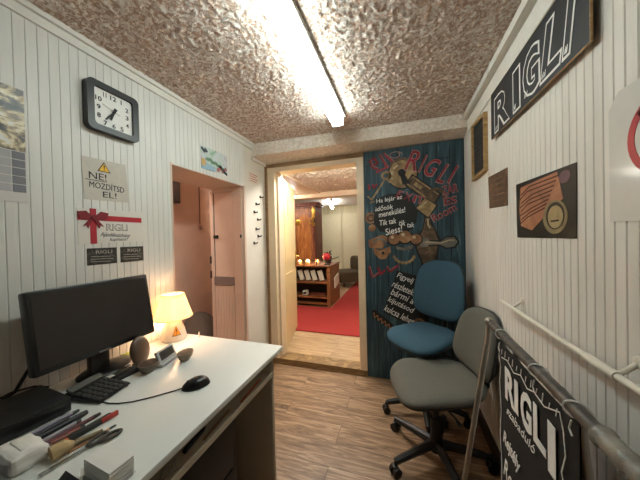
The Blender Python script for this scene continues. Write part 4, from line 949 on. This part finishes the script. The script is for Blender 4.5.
# warning sticker on the base: bent around the lamp, facing the room
def on_base(a, z):
    prof = [(.066, .022), (.057, .06), (.046, .09), (.037, .112)]
    for (r0, z0), (r1, z1) in zip(prof, prof[1:]):
        if z <= z1 or (r1, z1) == prof[-1]: r = r0+(r1-r0)*(z-z0)/(z1-z0); break
    return r
aim = math.radians(-28)
FS = lambda u, v, d=0: Vector((LX, LY, ZD)) + Vector((math.cos(aim+u/.07), math.sin(aim+u/.07), 0))*(on_base(aim, v)+.0008+d) + Vector((0, 0, v))
def tri(mb, s, d):
    pts = []; A, B, C3 = (-.026*s, .058-.024*s), (.026*s, .058-.024*s), (0, .058+.030*s)
    for P, Q in ((A, B), (B, C3), (C3, A)): pts += [(P[0]+(Q[0]-P[0])*k/4, P[1]+(Q[1]-P[1])*k/4) for k in range(4)]
    c = mb.bm.verts.new(FS(0, .058, d)); vs = [mb.bm.verts.new(FS(u, v, d)) for u, v in pts]
    for k in range(len(vs)): mb.bm.faces.new([c, vs[k], vs[(k+1) % len(vs)]])
    return mb
tri(MB(), 1, .0003).build('warning_sticker', M['ink'], t); tri(MB(), .86, .0009).build('sticker_face', plain('e8a030', .5), t)
mb = MB(); vs = [mb.bm.verts.new(FS(u, v, .0016)) for u, v in ((-.003, .07), (-.0018, .052), (.0018, .052), (.003, .07))]; mb.bm.faces.new(vs); vs = [mb.bm.verts.new(FS(u, v, .0016)) for u, v in ((-.0025, .042), (.0025, .042), (.0025, .047), (-.0025, .047))]; mb.bm.faces.new(vs); mb.build('exclamation_mark', M['ink'], t)
tag(MB().lathe([(0, 0), (.006, 0), (.0045, .02), (.003, .03), (0, .03)], (-1.155, 1.178, ZD), 12).build('white_peg', M['ceramic']), 'tiny white peg on the back edge of the desk beside the lamp', 'peg')
# digital clock
t = thing('digital_clock', 'small silver digital clock with dark display between the brown bowls', 'clock', (-1.070, .893, ZD), rz=math.radians(13))
MB().box((-.004, -.055, .012), (.010, .055, .070), bev=.003, rot=RY(math.radians(-22)), piv=(0, 0, .012)).build('case', M['plastic_grey'], t, world=False)
MB().box((.0095, -.043, .024), (.0115, .043, .062), rot=RY(math.radians(-22)), piv=(0, 0, .012)).build('display', plain('4a4640', .25), t, world=False)
MB().box((-.03, -.057, 0), (.020, .057, .015), bev=.003).build('base', M['plastic_grey'], t, world=False)
mb = MB(); Fc = lambda u, v, d=0: RY(math.radians(-22)) @ Vector((.0115+d, u, v)) + Vector((0, 0, .012*0+.0005))
sg = {'0': 'abcdef', '1': 'bc', '8': 'abcdefg', '3': 'abcdg'}
mb.build('x', M['ink'], t, world=False) if 0 else mb.bm.free()
# brown bowls, oval stone, dark tray with orange lid
def bowl(p, r, lab, rz):
    t = thing('bowl', lab, 'bowl', p, 'small brown bowls on the desk', rz)
    MB().lathe([(0, 0), (r*.5, 0), (r*.78, .012), (r*.98, .03), (r*1.0, .038), (r*.93, .038), (r*.75, .02), (0, .012)], (0, 0, 0), 10, sx=1, sy=1.25).build('shell', plain('6a5d4e', .5, var=.25, scale=25), t, world=False)
    MB().lathe([(0, .0375), (r*.5, .039), (r*.93, .036), (r*.93, .03), (0, .03)], (0, 0, 0), 24, sx=1, sy=1.25).build('filling', plain('352820', .7, var=.3), t, world=False)
bowl((-1.078, .806, ZD), .037, 'brown bowl in front of the oval lid, left of the digital clock', math.radians(20))
bowl((-1.005, .935, ZD), .034, 'brown bowl behind the digital clock, nearest the table lamp', math.radians(10))
t = thing('oval_lid', 'oval brown lid standing upright between the monitor foot and the bowls', 'lid', (-1.178, .842, ZD))
q = RZ(math.radians(8)) @ RY(math.radians(-8))
MB().ball((-1.178, .842, ZD+.0655), .052, (.42, .96, 1.27), 28, q).build('lid', plain('5f4c3d', .35, var=.15, scale=12), t)
MB().lathe([(0, 0), (.03, 0), (.032, .008), (.02, .014), (0, .014)], (-1.178, .842, ZD), 20).build('foot', M['shelf_dark'], t)
t = thing('stapler', 'black stapler lying beside the monitor foot, in front of the oval lid', 'stapler', (-1.140, .752, ZD), rz=math.radians(-4))
MB().box((-.022, -.05, 0), (.022, .06, .014), bev=.004).build('base', M['black'], t, world=False)
MB().box((-.018, -.05, .013), (.018, .055, .024), bev=.006, rot=RX(math.radians(5)), piv=(0, .055, .014)).build('arm', M['charcoal'], t, world=False)
MB().box((-.012, -.045, .0268), (.012, .02, .0285), bev=.0006).build('top_strip', M['charcoal'], t, world=False)
tag(MB().box((-1.345, .86, ZD), (-1.31, .95, ZD+.012), bev=.003).build('green_block', plain('8fa834', .5)), 'small green strip on the desk at the wall behind the oval lid', 'eraser')

# pens and tools in the near left corner
def pen(x0, y0, x1, y1, r, body, lab, cap=None, z=None, tipc='17171a', kind='pen'):
    z = ZD+r if z is None else z
    y0 = max(y0, .424)
    t = thing(kind, lab, kind, ((x0+x1)/2, (y0+y1)/2, ZD), 'pens lying on the desk')
    a, b = Vector((x0, y0, z)), Vector((x1, y1, z)); d = b-a
    MB().tube([a, a+d*.84], r, 10).build('body', plain(body, .4), t); MB().tube([a+d*.84, a+d*.98, b], r, 10, rs=[r*1.05, r*.8, r*.35]).build('tip', plain(tipc, .4), t)
pen(-1.066, .375, -1.058, .545, .006, '7d6f86', 'grey violet pen beside the black box, leftmost of the row')
pen(-1.045, .37, -1.045, .51, .0065, '2a2a2c', 'short dark pen lying second from the black box')
pen(-1.020, .365, -1.015, .545, .009, '15171d', 'thick black marker, the third pen from the black box')
pen(-.996, .365, -.992, .515, .0065, '8e8a92', 'silver grey pen lying between the black marker and the dark red pen')
pen(-.976, .365, -.967, .555, .006, '5b2530', 'thin dark red pen lying to the left of the brown pencil')
pen(-.955, .365, -.947, .50, .008, '7d4436', 'brown wooden crayon lying left of the box cutter', kind='crayon')
t = thing('box_cutter', 'black and red box cutter lying among the pens', 'knife', (-.925, .47, ZD))
MB().box((-.936, .425, ZD), (-.914, .56, ZD+.016), bev=.006, rot=RZ(-.09)).build('handle', M['charcoal'], t)
MB().box((-.9165, .525, ZD+.002), (-.908, .572, ZD+.018), bev=.003, rot=RZ(-.09)).build('red_grip', plain('a8382e', .4), t)
MB().box((-.932, .424, ZD+.002), (-.918, .448, ZD+.0175), bev=.003, rot=RZ(-.09)).build('red_end', plain('c0562c', .4), t)
pen(-.893, .385, -.886, .51, .0065, 'd8d4cb', 'white pen lying right of the box cutter', tipc='d8d4cb')
pen(-.878, .40, -.862, .535, .0035, 'b9845a', 'thin tan pencil lying right of the white pen', kind='pencil')
t = thing('scissors', 'scissors with dark grey loop handles lying beside the white card stack', 'scissors', (-.845, .46, ZD))
Fz = frame((0, 0, ZD), (1, 0, 0), (0, 1, 0))
MB().prism(Fz, [(-.868, .36), (-.856, .36), (-.845, .45), (-.852, .452)], .003, .006).build('blade', M['chrome'], t)
for cx, cy, rot in ((-.828, .497, -.35), (-.85, .478, .1)):
    pts = [(cx+.012*math.cos(a)*math.cos(rot)-.026*math.sin(a)*math.sin(rot), cy+.012*math.cos(a)*math.sin(rot)+.026*math.sin(a)*math.cos(rot), ZD+.0065) for a in [k*2*PI/20 for k in range(21)]]
    MB().tube(pts, .0045, 8, cap=False).build('loop_handle', plain('4a4540', .45), t)
t = thing('paint_brush', 'small brush with pale bristles lying at the foot of the pens', 'brush', (-.895, .405, ZD))
mb = MB().tube([(-.893, .395, ZD+.018), (-.888, .42, ZD+.02), (-.884, .438, ZD+.016)], .018, 14, rs=[.020, .020, .009]); mb.build('bristles', plain('b39a70', .8, var=.2, scale=60), t)
MB().tube([(-.884, .436, ZD+.016), (-.866, .50, ZD+.010)], .006, 10, rs=[.008, .005]).build('handle', plain('7b6a4d', .5), t)
# white box, blue lumps, card stack
t = thing('soft_packet', 'white crumpled soft packet in the near left corner of the desk', 'packet', (-.968, .372, ZD), rz=math.radians(-5))
mb = MB().box((-.056, -.036, 0), (.054, .038, .044), bev=.012)
bmesh.ops.subdivide_edges(mb.bm, edges=mb.bm.edges[:], cuts=3, use_grid_fill=True)
for v in mb.bm.verts:
    q = noise.noise_vector(v.co*38)*.007; v.co += Vector((q.x, q.y, q.z if v.co.z > .01 else 0)); v.co.z = max(0, v.co.z)
for f in mb.bm.faces: f.smooth = True
mb.build('packet', M['paper_w'], t, world=False, sharp=60); MB().box((-.035, -.01, .044), (.03, .004, .050), bev=.002, rot=RY(.06)).build('flap', M['paper'], t, world=False)
t = thing('blue_cap', 'dark blue cloth cap lying at the near left corner of the desk', 'cap', (-.925, .262, ZD))
mb = MB().ball((0, 0, 0), .066, (1.35, .8, .95), 32)
for v in mb.bm.verts:
    v.co *= 1+.2*noise.noise(v.co*22); v.co.z = max(0, v.co.z)
mb.build('crown', plain('1d2644', .75, var=.25, scale=18, bump=.4), t, world=False, sharp=180)
MB().lathe([(0, 0), (.05, 0), (.052, .004), (.04, .008), (0, .012)], (.09, .01, 0), 24, sx=1.1, sy=.8).build('peak', plain('243055', .6), t, world=False)
t = thing('card_holder', 'clear plastic holder with a stack of white cards on the desk edge', 'card holder', (-.70, .417, ZD), rz=math.radians(-5))
MB().box((-.058, -.032, .003), (.055, -.030, .022)).box((-.055, -.032, 0), (.055, .028, .003)).box((-.061, -.032, 0), (-.058, .02, .018)).box((.055, -.032, 0), (.058, .02, .018)).build('tray', glass('e8e8ea', .15), t, world=False)
t = thing('card_stack', 'stack of white cards in the clear holder', 'cards', (-.70, .417, ZD), rz=math.radians(-5))
mb = MB()
for k in range(12):
    j = .0012*math.sin(k*2.3); mb.box((-.055+j, -.027, .0035+k*.0033), (.052+j, .026, .0035+k*.0033+.003))
mb.build('cards', M['paper_w'], t, world=False)
t = thing('printed_card', 'dark printed card with red streak leaning at the white card stack', 'card', (-.725, .348, ZD), rz=math.radians(-5))
MB().box((-.045, -.028, .002), (.04, .028, .004), rot=RX(math.radians(38)), piv=(0, -.028, 0)).build('card', M['board_black'], t, world=False)
MB().box((-.043, -.004, .0040), (.038, .008, .0045), rot=RX(math.radians(38)), piv=(0, -.028, 0)).build('red_streak', plain('7d3038', .5), t, world=False)
